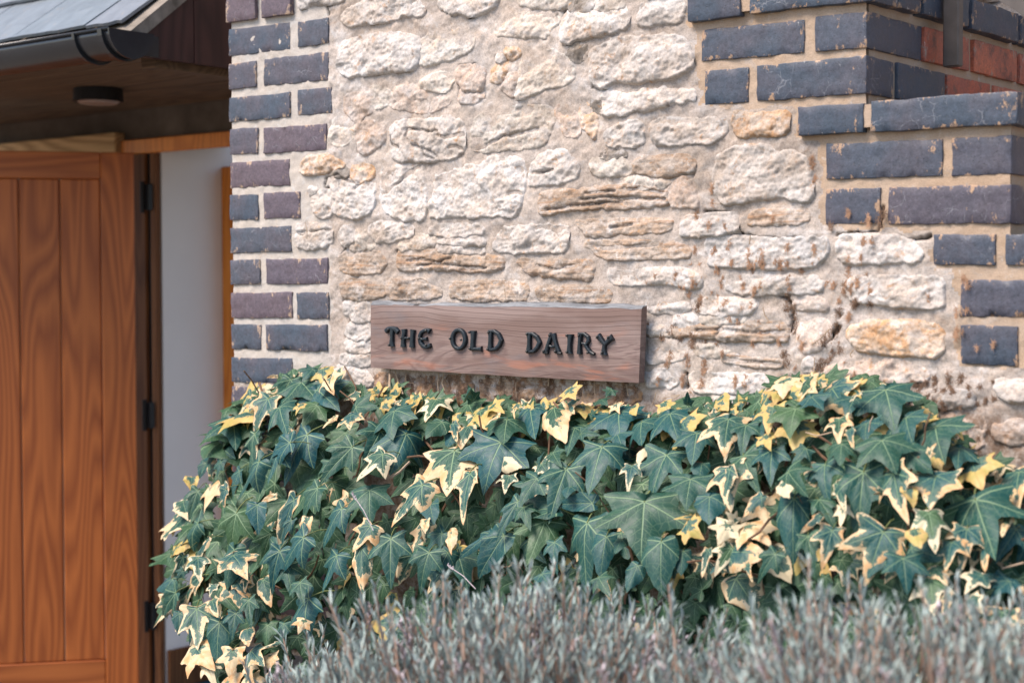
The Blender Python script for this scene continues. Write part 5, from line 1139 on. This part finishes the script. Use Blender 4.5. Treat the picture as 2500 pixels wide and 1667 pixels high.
H('3', '1405 200 1455 375 1.2 G B;1040 190 1110 300 1 V B;790 330 740 450 1.2 G B;690 200 640 270 1 Y B;640 320 580 460 1 Y A;810 430 800 570 1.1 Y B;720 130 690 200 1 C B;860 160 900 200 1 V B;1275 430 1250 525 1.2 G B;1380 545 1470 710 1.2 G B;1545 390 1550 500 1.1 G B;1745 450 1760 600 1.3 G B;1910 600 1900 680 1.1 G B;480 430 530 560 1.1 G B;360 430 290 560 .9 V A;630 610 600 810 1.1 G A;1105 570 1090 690 1.1 G B;990 710 960 900 1 G A;1255 760 1190 1190 .75 G A;1460 770 1500 1070 .95 V A;1750 790 1690 970 1.2 V B;780 940 750 1310 .7 G D;2020 950 2150 1350 1.2 G E;1700 1040 1760 1270 1 V A;1390 1170 1260 1500 1.1 V E;1960 1150 1940 1340 .9 V A;1040 1160 970 1400 .9 V A;1080 840 1130 1030 .7 V C;875 1200 900 1390 1 G A;650 1320 500 1490 1 G A;1525 1350 1560 1568 1.2 G E;460 1130 600 1190 1.1 C B;330 1120 260 1240 1.1 C B;340 740 300 980 .7 V C;560 930 430 1050 .8 V D;700 840 725 910 1 C D;1720 620 1780 710 1 Y D;2000 700 2030 820 1.2 Y B;2320 760 2270 910 1 V B;960 1060 820 1160 .7 V C;1860 1240 1800 1400 1 V A;1750 1420 1820 1500 1 V B;2220 1490 2080 1530 1 G B;1190 240 1230 210 1 V B;1170 180 1200 230 1 Y E;1190 260 1150 330 1 G B;900 250 960 300 1 G B;930 170 900 110 1 Y C;1330 600 1300 700 1 G A;860 600 760 690 1 G A;1560 620 1700 740 1 G D;1560 880 1600 960 1 Y D;1700 640 1740 560 1 C A;2200 720 2150 780 1 V A;2180 850 2240 900 1 V D;930 850 890 830 .6 V C;740 760 830 900 1 G A;950 950 1060 1080 .9 G A;1380 900 1300 860 .8 V A;1120 1000 1090 1110 .8 C A;1600 1160 1640 1250 1 Y D;2090 1200 2080 1440 .7 V C;2240 1050 2200 1200 .8 V C;1780 60 0 0 0 G A;2300 1150 2200 1300 .9 G A;1580 1280 1780 1340 .8 G D;1400 1330 1260 1440 .9 G D;1090 400 1070 530 .8 V A;1160 470 1170 570 .6 V C;590 510 600 560 1 Y B;330 1310 520 1280 1 V D;280 1420 350 1330 1 V A;460 1390 480 1490 .6 V C')
H('6', '1710 860 1740 1110 1 V E;1900 1080 2030 1180 .9 V A;1990 990 2050 1060 1 V B;2250 870 2120 960 1 G B;2060 830 1960 900 1 V B;1830 960 1790 1160 .6 V C;1880 1250 1900 1400 1 V B;2200 1080 2180 1250 1 V B;2300 1300 2260 1450 1 V A;2100 1200 2080 1330 1 V A;1850 1330 1980 1380 .7 C C')
HEROES = [h for h in HEROES if h[2] > 0 and 0 < h[1][0] < 2600]
ivy = thing('ivy', 'variegated ivy with green and cream edged leaves covering the foot of the wall', 'ivy', (1.0, -0.15, 0.4))
rl = random.Random(11)
def leaf_matrix(ju, jv, tu, tv, wf, off, nrm_j=0.25, lift=0.03):
    yj = ivy_y(ju, jv); yt = yj + max(-.055, min(.02, ivy_y(tu, tv) - yj)); J = onY(ju, jv, yj - off); T = onY(tu, tv, yt - off - lift)
    a = Vector(T - J); L = a.length; a.normalize()
    view = (Vector(CAM) - Vector(J)).normalized()
    n = view * 0.62 + Vector((-.12, -.45, .62)) + Vector([rl.uniform(-1, 1) for _ in range(3)]) * nrm_j
    n = (n - a * n.dot(a)).normalized(); x = n.cross(-a) if False else (-a).cross(n)
    # local axes: +y = -a (tip at -y), +z = n, x = y cross z
    y = -a; x = y.cross(n).normalized()
    m = Matrix(((x.x * L * wf, y.x * L, n.x * L, J[0]), (x.y * L * wf, y.y * L, n.y * L, J[1]), (x.z * L * wf, y.z * L, n.z * L, J[2]), (0, 0, 0, 1)))
    return m, L
placed = 0
HEROES.sort(key=lambda h: h[0][1])
iv_inv = Matrix.Translation(-Vector(ivy.location))
for i, ((ju, jv), (tu, tv), wf, kd, sh) in enumerate(HEROES):
    off = 0.010 + 0.045 * rl.random() + (0.012 if kd == 'V' else 0) - 0.00001 * jv
    m, L = leaf_matrix(ju, jv, tu, tv, min(1.25, wf * rl.uniform(.76, 1.0)), max(.004, off), .40, 0.022)
    o = bpy.data.objects.new('leaf', rl.choice(LEAFM[sh, kd])); COL.objects.link(o); o.parent = ivy; o.matrix_parent_inverse = iv_inv; o.matrix_basis = m
    placed += 1
NH = placed
# smaller leaves between them: parts up to the limit, the hidden depth of the plant as one mass
def rand_leaf(depth, big):
    while True:
        u = rl.uniform(330, 2620); v0 = vtop(u) - 4; v = v0 + (1780 - v0) * rl.random() ** 0.9
        if u < 560 and v < vtop(u) + 25: continue
        if u < float(np.interp(v, [1440, 1530, 1600, 1700], [300, 470, 515, 535])): continue
        break
    edge = v - vtop(u)
    s = (rl.uniform(42, 80) if big else rl.uniform(28, 58)) * (0.55 + 0.6 * min(1, edge / 230)) * (1.0 + (u - 1250) / 5200)
    a = rl.gauss(0.35, .55) if u < 1250 else rl.gauss(0.1, .6)
    if edge < 60: a = rl.uniform(-2.6, 2.6)
    ka = rl.random(); warm = edge < 60 or u < 560 or (u > 1650 and v > 1150) or (v > 1500 and u < 750)
    kd = 'G' if ka < (.52 if warm else .88) else ('V' if ka < (.80 if warm else .97) else ('Y' if ka < (.90 if edge < 60 else .97) else 'C'))
    return u, v, u - math.sin(a) * s, v + math.cos(a) * s * (1 if edge > 60 else .8), kd, rl.choice('ABCDE' if edge > 60 else 'BBDE')
nf = 300 - NH
for i in range(max(0, nf)):
    u, v, tu, tv, kd, sh = rand_leaf(0, i % 3 > 0)
    m, L = leaf_matrix(u, v, tu, tv, rl.uniform(.8, 1.2), -0.014 - 0.022 * rl.random(), .5, .01)
    o = bpy.data.objects.new('leaf', rl.choice(LEAFM[sh, kd])); COL.objects.link(o); o.parent = ivy; o.matrix_parent_inverse = iv_inv; o.matrix_basis = m
for mk, cnt in (('G', 1300), ('V', 180), ('Y', 85), ('C', 40)):
    VV = []; QQ = []; RR = []; UU = []; n0 = 0
    protos = [leaf_geo(sh, 900 + k, na=20, rings=(.5, .85, 1.0), petiole=False) for k, sh in enumerate('AABBCDE')]
    VV = []; FF = []; RIM = []; UVv = []
    for i in range(cnt):
        if mk == 'Y' and i % 2 == 0:
            u = rl.uniform(560, 2480); v = vtop(u) + rl.uniform(4, 46); a = rl.uniform(-3, 3); s = rl.uniform(22, 48); tu, tv = u + math.sin(a) * s, v + math.cos(a) * s; off = -.0
        elif i % 5 == 0:
            u = rl.uniform(540, 2480); v = vtop(u) + rl.uniform(2, 60); a = rl.uniform(-2.2, 2.2); s = rl.uniform(22, 50); tu, tv = u + math.sin(a) * s, v + math.cos(a) * s; off = -.004 - .01 * rl.random()
        else:
            u, v, tu, tv, _k, _s = rand_leaf(1, True); off = -0.034 - 0.05 * rl.random()
        m, L = leaf_matrix(u, v, tu, tv, rl.uniform(.8, 1.2), off, .5, 0.0)
        pv, pf, pr, _ = rl.choice(protos); n0 = len(VV); jit = (rl.uniform(0, 40), rl.uniform(0, 40))
        VV += [tuple(m @ Vector(p)) for p in pv]; FF += [tuple(q + n0 for q in f) for f in pf]; RIM += pr; UVv += [(p[0] * .5 + .5, p[1] * .5 + .5) for p in pv]
    me = mesh('leaf', VV, FF, True, {'rim': RIM}); uvl = me.uv_layers.new(name='UVMap'); vi = np.zeros(len(me.loops), np.int32); me.loops.foreach_get('vertex_index', vi)
    uvl.data.foreach_set('uv', np.array(UVv, np.float32)[vi].ravel())
    link('foliage', me, LM[mk], ivy, kind='stuff')
# woody stems
mb = MB()
for i in range(60):
    u = rl.uniform(520, 2450); v = rl.uniform(vtop(u) + 70, 1500); P = onY(u, v, ivy_y(u, v) + .06); pts = [P]
    d = np.array([rl.uniform(-1, 1), rl.uniform(-.3, .3), rl.uniform(-.2, 1)])
    for k in range(5): d = d + np.array([rl.uniform(-.5, .5), rl.uniform(-.3, .3), rl.uniform(-.4, .4)]); pts.append(pts[-1] + d / np.linalg.norm(d) * rl.uniform(.02, .035))
    mb.tube(pts, [rl.uniform(.0012, .003)] * 6, 5)
mb.build('stems', M['stem'], ivy, kind='stuff')
DT = [((2, 600, 20), 0)]
mb = MB()      # dry tendrils and cut stems under and beside the sign
TD = [('K', [(940,1175),(935,1260),(930,1350)], 3.0), ('K', [(560,1320),(500,1270),(500,1220),(540,1215),(590,1350)], 1.0), ('K', [(1810,1240),(1815,1380),(1825,1520)], 2.2), ('K', [(330,1240),(300,1330),(310,1450),(320,1560)], 1.4),
 ('K', [(1570,1300),(1580,1450),(1600,1560)], 1.5), ('K', [(1400,1200),(1370,1280),(1350,1300)], 1.2), ('L', [(880,1080),(990,1180)], 1.6), ('L', [(560,1250),(600,1290),(700,1290)], 1.4), ('L', [(250,1040),(240,1380)], 4), ('L', [(350,1060),(420,1300),(500,1500)], 3.5),
 ('L', [(560,1130),(540,1300),(520,1420)], 2.5), ('L', [(1280,1120),(1250,1300),(1300,1440)], 3), ('L', [(1190,1100),(1170,1300),(1180,1450)], 2.5), ('E', [(1262,850),(1268,880),(1270,925)], 1.6), ('E', [(1505,895),(1512,935)], 1.2), ('E', [(1610,880),(1630,932)], 1.5),
 ('E', [(1020,905),(1022,922)], 2), ('T', [(1265,430),(1280,500),(1320,565)], 2.0), ('T', [(365,900),(370,990),(345,1025)], 1.6), ('T', [(1760,910),(1755,1000),(1750,1070)], 1.8), ('T', [(1745,780),(1830,720),(1900,640)], 2), ('T', [(1255,230),(1265,280)], 1.6), ('F', [(480,490),(475,550)], 2.2),
 ('T', [(380,1320),(420,1300),(470,1270)], 1.8), ('T', [(200,1380),(230,1300),(240,1250)], 2), ('M', [(215,710),(235,800),(235,880)], 1.6), ('M', [(235,705),(240,720)], 1.2), ('T', [(2130,840),(2100,880),(2110,910)], 2.5), ('3', [(860,490),(940,515),(1040,490)], 2.6), ('3', [(1290,490),(1300,420),(1320,380)], 1.6),
 ('3', [(600,400),(640,470),(660,560)], 3.0), ('3', [(1960,620),(1920,700),(1900,790)], 3.5), ('3', [(2200,1420),(2352,1380)], 3.5), ('2', [(1720,260),(1840,235)], 1.4), ('2', [(1480,160),(1495,240)], 1.8), ('1', [(1850,690),(1780,760),(1720,800)], 5)]
for vw, pts, w in TD:
    P = []
    for a, b in pts:
        u, v = px(vw, a, b); y = -0.014 if v < vtop(u) - 5 else ivy_y(u, v) - .012; P.append(onY(u, v, y))
    mb.tube(P, w * 0.0005, 5)
tag(mb.build('dry_tendrils', M['stem_dry']), 'dry pale tendrils and cut stems clinging to the stone wall', 'dry stems', kind='stuff')
from mathutils.bvhtree import BVHTree
_VV = []; _QQ = []; _n = 0
for v_, q_ in SURF: _VV.append(v_); _QQ.append(q_ + _n); _n += len(v_)
bvh = BVHTree.FromPolygons(np.concatenate(_VV).tolist(), np.concatenate(_QQ).tolist())
def surf(u, v):
    P = onY(u, v, 0.0); h = bvh.ray_cast(Vector((P[0], -.3, P[2])), Vector((0, 1, 0)))
    return Vector((P[0], min(h[0].y, -0.0055 if inside(np.array([P[0]]), np.array([P[2]]), STEP_REGION)[0] else 9) if h[0] is not None else -0.006, P[2]))
# rootlets left where old ivy was pulled off
RT = [('T', x, y, h, 0) for x, y, h in [(980,20,40),(1170,60,100),(1290,20,80),(1450,50,60),(1510,20,50),(1630,80,50),(840,80,80),(870,200,110),(1040,150,40),(1080,230,60),(1200,280,90),(1260,220,50),(910,390,70),(1165,410,50),(440,130,60),(620,210,80),(560,310,60),(1520,150,60),(1530,230,80),(540,940,120),(370,930,150),(700,1000,150),(1010,1140,100),(1110,1130,100),(670,1160,90),(500,1130,120),(290,1110,50),(2180,210,70),(2300,280,50),(1410,1,40),(1210,30,30),(960,550,40),(880,870,50),(1160,780,50),(820,780,50),(1420,760,60),(2160,1080,70),(1650,800,80),(1870,200,60),(1940,220,70),(1990,370,60),(2090,520,80),(660,350,60),(480,240,40),(530,250,30)]]
RT += [('T', x, y, h, 1) for x, y, h in [(1500,400,120),(1540,470,140),(1560,600,140),(1500,330,70),(1480,930,150),(1470,870,60),(1920,690,160),(1960,640,120),(1850,760,100),(1990,480,100),(1830,980,120),(1900,930,80),(1780,1010,80),(590,780,100),(600,720,80),(640,420,100),(2050,260,130),(2160,390,60),(2300,400,50),(390,640,110),(300,720,50),(480,730,60),(700,760,40),(2000,840,80),(1930,860,60)]]
RT += [('F', x, y, h, 0) for x, y, h in [(235,590,60),(335,560,80),(480,620,80),(485,700,60),(575,640,130),(745,570,60),(925,580,60),(1270,530,60),(1325,525,50),(1160,650,50),(1255,640,40),(1220,810,50),(1310,870,40),(1970,820,80),(1950,780,50),(1970,1000,40),(1940,1150,30),(2040,1260,36),(2150,1230,44),(1165,350,50),(650,380,40),(700,690,60),(360,680,40),(120,350,60),(215,420,50),(315,430,40),(105,590,60),(1300,400,50),(1890,1020,80),(1890,1160,80),(1150,740,80),(1180,860,80),(1130,850,80),(1700,920,50)]]
RT += [('F', x, y, h, 1) for x, y, h in [(1600,1500,40),(1680,1500,50),(1740,1480,60),(1840,1450,60),(1840,1500,60),(1920,1470,50),(1380,400,80),(1400,340,60),(1040,430,40),(1200,960,50)]]
RT += [('D', 905, 1110, 90, 0), ('D', 920, 1230, 50, 0), ('D', 225, 1290, 60, 0), ('D', 228, 1390, 40, 0), ('D', 1160, 1450, 40, 0), ('D', 1300, 1490, 40, 0)]
for dk in (0, 1):
    VV = []; FF = []
    lst = [r for r in RT if r[4] == dk]
    if dk:
        for i in range(70): lst.append(('E', rl.uniform(380, 2230), rl.uniform(1420 + 60 * 0, 1600), rl.uniform(20, 70), 1))
        for i in range(40): lst.append(('3', rl.uniform(1480, 2150), rl.uniform(140, 640), rl.uniform(15, 40), 1))
    else:
        for i in range(30): lst.append(('T', rl.uniform(150, 2340), rl.uniform(0, 1250), rl.uniform(4, 16), 0))
        for i in range(50): lst.append(('E', rl.uniform(380, 2230), rl.uniform(1420, 1600), rl.uniform(20, 60), 0))
    for vw, x, y, h, _ in lst:
        s = VIEWS[vw][2]; ph_ = h / s; n = int((8 + ph_ * (4.2 if dk else 3.6)) * rl.uniform(.35, 1.05)); slant = rl.uniform(-.25, .12); wob = rl.uniform(0, 6)
        for k in range(n):
            t = rl.uniform(-.5, .5); u0, v0 = px(vw, x, y); lat = rl.gauss(0, 1.1 + ph_ * (.18 if dk else .08)) + 2.2 * math.sin(t * 9 + wob); u = u0 + slant * t * ph_ + lat * (1 - abs(t)); v = v0 + t * ph_
            if 915 < u < 1572 and 738 < v < 915: continue
            P = surf(u, v) + Vector((0, -.0006 - .001 * rl.random(), 0)); L = rl.uniform(.003, .011)
            d = Vector((rl.uniform(-.8, .8), rl.uniform(-.12, .1), rl.uniform(-1.5, 1.2))).normalized(); w = d.cross(Vector((0, 1, 0))); w = (w.normalized() if w.length > .01 else Vector((1, 0, 0))) * rl.uniform(.00025, .0006)
            n0 = len(VV); y_ = Vector((0, .0004, 0)); VV += [tuple(P - w), tuple(P + w), tuple(P + d * L), tuple(P + y_)]; FF += [(n0, n0 + 1, n0 + 2), (n0 + 1, n0 + 3, n0 + 2), (n0 + 3, n0, n0 + 2)]
    me = mesh('old_rootlets', VV, FF, False); o = link('old_rootlets', me, M['rootlet_dark' if dk else 'rootlet'])
    tag(o, 'dark clumps of dead ivy rootlets in the joints low on the wall' if dk else 'rusty streaks of dead ivy rootlets across pale stones right of the sign', 'rootlets', kind='stuff')

# ------------------------------------------------------------------ lavender
def sprig_geo(seed, flower=False):
    r_ = random.Random(seed); mb = MB(); Hh = 1.0
    bx, by = r_.uniform(-.12, .12), r_.uniform(-.12, .12)
    P = lambda t: Vector((bx * t * t, by * t * t, t))
    mb.m = 0; mb.tube([P(t) for t in (0, .35, .7, 1.0)], [.0125, .0115, .0095, .006], 3, False)
    nb = 4 if not flower else 3
    for k in range(nb):
        t = (.76 + .25 * k / nb) if not flower else .2 + .4 * k / nb
        for s in range(3 if k > 2 else 2):
            mb.m = 1; a = 2.4 * k + s * 2.1 + r_.uniform(-.4, .4); L = r_.uniform(.07, .13) * (1.0 if t > .75 else .6); up = r_.uniform(1.2, 2.8)
            d = Vector((math.cos(a), math.sin(a), up)).normalized(); o = P(t); w = d.cross(Vector((0, 0, 1))).normalized() * .0095; m_ = o + d * L * .55 + Vector((0, 0, .01))
            mb.add([o - w * .4, m_ - w, o + d * L, m_ + w, o + w * .4, m_ + Vector((0, 0, -.012))], [(0, 1, 5, 4), (4, 5, 3), (1, 2, 5), (5, 2, 3)])
    if flower:
        mb.m = 2
        for k in range(14):
            t = .78 + .22 * k / 14; a = k * 2.4; o = P(t); d = Vector((math.cos(a), math.sin(a), 1.2)).normalized(); w = d.cross(Vector((0, 0, 1))).normalized() * .012
            mb.add([o - w, o + d * .04 - w * .6, o + d * .055, o + d * .04 + w * .6, o + w], [(0, 1, 2, 3, 4)])
    return mb
PROT = [sprig_geo(50 + k, k == 3) for k in range(9)]
PM = []
for mb in PROT:
    me = bpy.data.meshes.new('sprig'); me.from_pydata(mb.V, [], mb.F); me.update()
    for m in ('lav_stem', 'lav_leaf', 'lav_flower'): me.materials.append(M[m])
    me.polygons.foreach_set('material_index', mb.M); PM.append(me)
BUSH = [  # centre x, y, half width x, half depth y, top z
 ('low rounded lavender bush at the left end of the row', 0.99, -0.60, .25, .26, 0.79),
 ('wide grey lavender bush below the middle of the sign', 1.52, -0.78, .51, .46, 0.975),
 ('lavender bush nearest the brick steps, with pale tips', 2.12, -0.72, .56, .46, 1.025)]
for bi, (lab, cx, cyy, ax, ay, tz) in enumerate(BUSH):
    b = thing('lavender_bush', lab, 'lavender', (cx, cyy, .42), 'lavender bushes in front of the ivy')
    cand = []
    N = (900, 2200, 2200)[bi]
    for i in range(N):
        a = rl.uniform(0, 2 * math.pi); r = math.sqrt(rl.random()); x, y = cx + ax * r * math.cos(a), cyy + ay * r * math.sin(a)
        top = tz - (tz - .55) * (r ** 3.2) * .85 + .028 * float(fbm(np.array([x * 9.]), np.array([y * 9.]), 0, 5, 2)[0]) + rl.gauss(-.012, .036) + (.035 if rl.random() < .03 else 0)
        L = rl.uniform(.16, .30); tilt = Vector((math.cos(a) * r * .45 + rl.gauss(0, .09), math.sin(a) * r * .45 + rl.gauss(0, .09), 1)).normalized()
        q = tilt.to_track_quat('Z', 'Y').to_matrix().to_4x4() @ Matrix.Rotation(rl.uniform(0, 6.28), 4, 'Z')
        m = Matrix.Translation(Vector((x, y, top)) - tilt * L) @ q @ Matrix.Scale(L, 4)
        u, v, dz = project((x, y, top)); cand.append((dz if (0 < u < 2500 and v < 1700) else 99, m, rl.randrange(len(PM))))
    cand.sort(key=lambda t: t[0]); vis = [c for c in cand if c[0] < 50]
    front = set(id(c) for c in rl.sample(vis, min(95, len(vis))))
    VV = []; FF = []; MI = []
    for c in cand:
        if id(c) in front:
            o = bpy.data.objects.new('sprig', PM[c[2]]); COL.objects.link(o); o.parent = b; o.matrix_parent_inverse = Matrix.Translation(-Vector(b.location)); o.matrix_basis = c[1]
        else:
            mb = PROT[c[2]]; n0 = len(VV); A = np.array([tuple(v) for v in mb.V]) @ np.array(c[1].to_3x3()).T + np.array(c[1].translation)
            VV += A.tolist(); FF += [tuple(i + n0 for i in f) for f in mb.F]; MI += mb.M
    me = bpy.data.meshes.new('foliage'); me.from_pydata(VV, [], FF); me.update()
    for m in ('lav_stem', 'lav_leaf', 'lav_flower'): me.materials.append(M[m])
    me.polygons.foreach_set('material_index', MI); link('foliage', me, None, b, kind='stuff')
    # woody heart of the bush
    mb = MB()
    for i in range(60 if bi else 30):
        a = rl.uniform(0, 6.28); r = rl.random() ** .5; P1 = Vector((cx + ax * r * .85 * math.cos(a), cyy + ay * r * .85 * math.sin(a), tz - .17 - .2 * r * r)); P0 = Vector((cx + ax * .25 * math.cos(a), cyy + ay * .25 * math.sin(a), .40))
        mid = (P0 + P1) / 2 + Vector((rl.uniform(-.03, .03), rl.uniform(-.03, .03), .02)); mb.tube([P0, mid, P1], [.005, .0035, .002], 4)
    mb.build('woody_stems', M['stem'], b, kind='stuff')
# two dried flower stalks leaning over the ivy
for a, c_, lab in (((1455, 910), (1600, 1160), 'thin dried lavender stalk leaning across the ivy leaves'), ((2110, 1400), (2300, 1560), 'reddish dry lavender stalk poking up beside small ivy leaf')):
    A1 = onY(*px('1', *a), -.36); A2 = onY(*px('1', *c_), -.38); mb = MB(); mb.tube([A1, (A1 + A2) / 2 + np.array([.003, 0, .003]), A2], .0008, 5)
    for k in range(12):
        t = .0 + k * .016; P = A1 * (1 - t) + A2 * t; mb.tube([P, P + np.array([rl.uniform(-.004, .004), rl.uniform(-.003, .003), rl.uniform(.001, .006)])], [.0016, .0006], 4)
    tag(mb.build('dried_stalk', M['lav_flower']), lab, 'stalk')
print('leaves', NH, 'objects', len(bpy.data.objects))
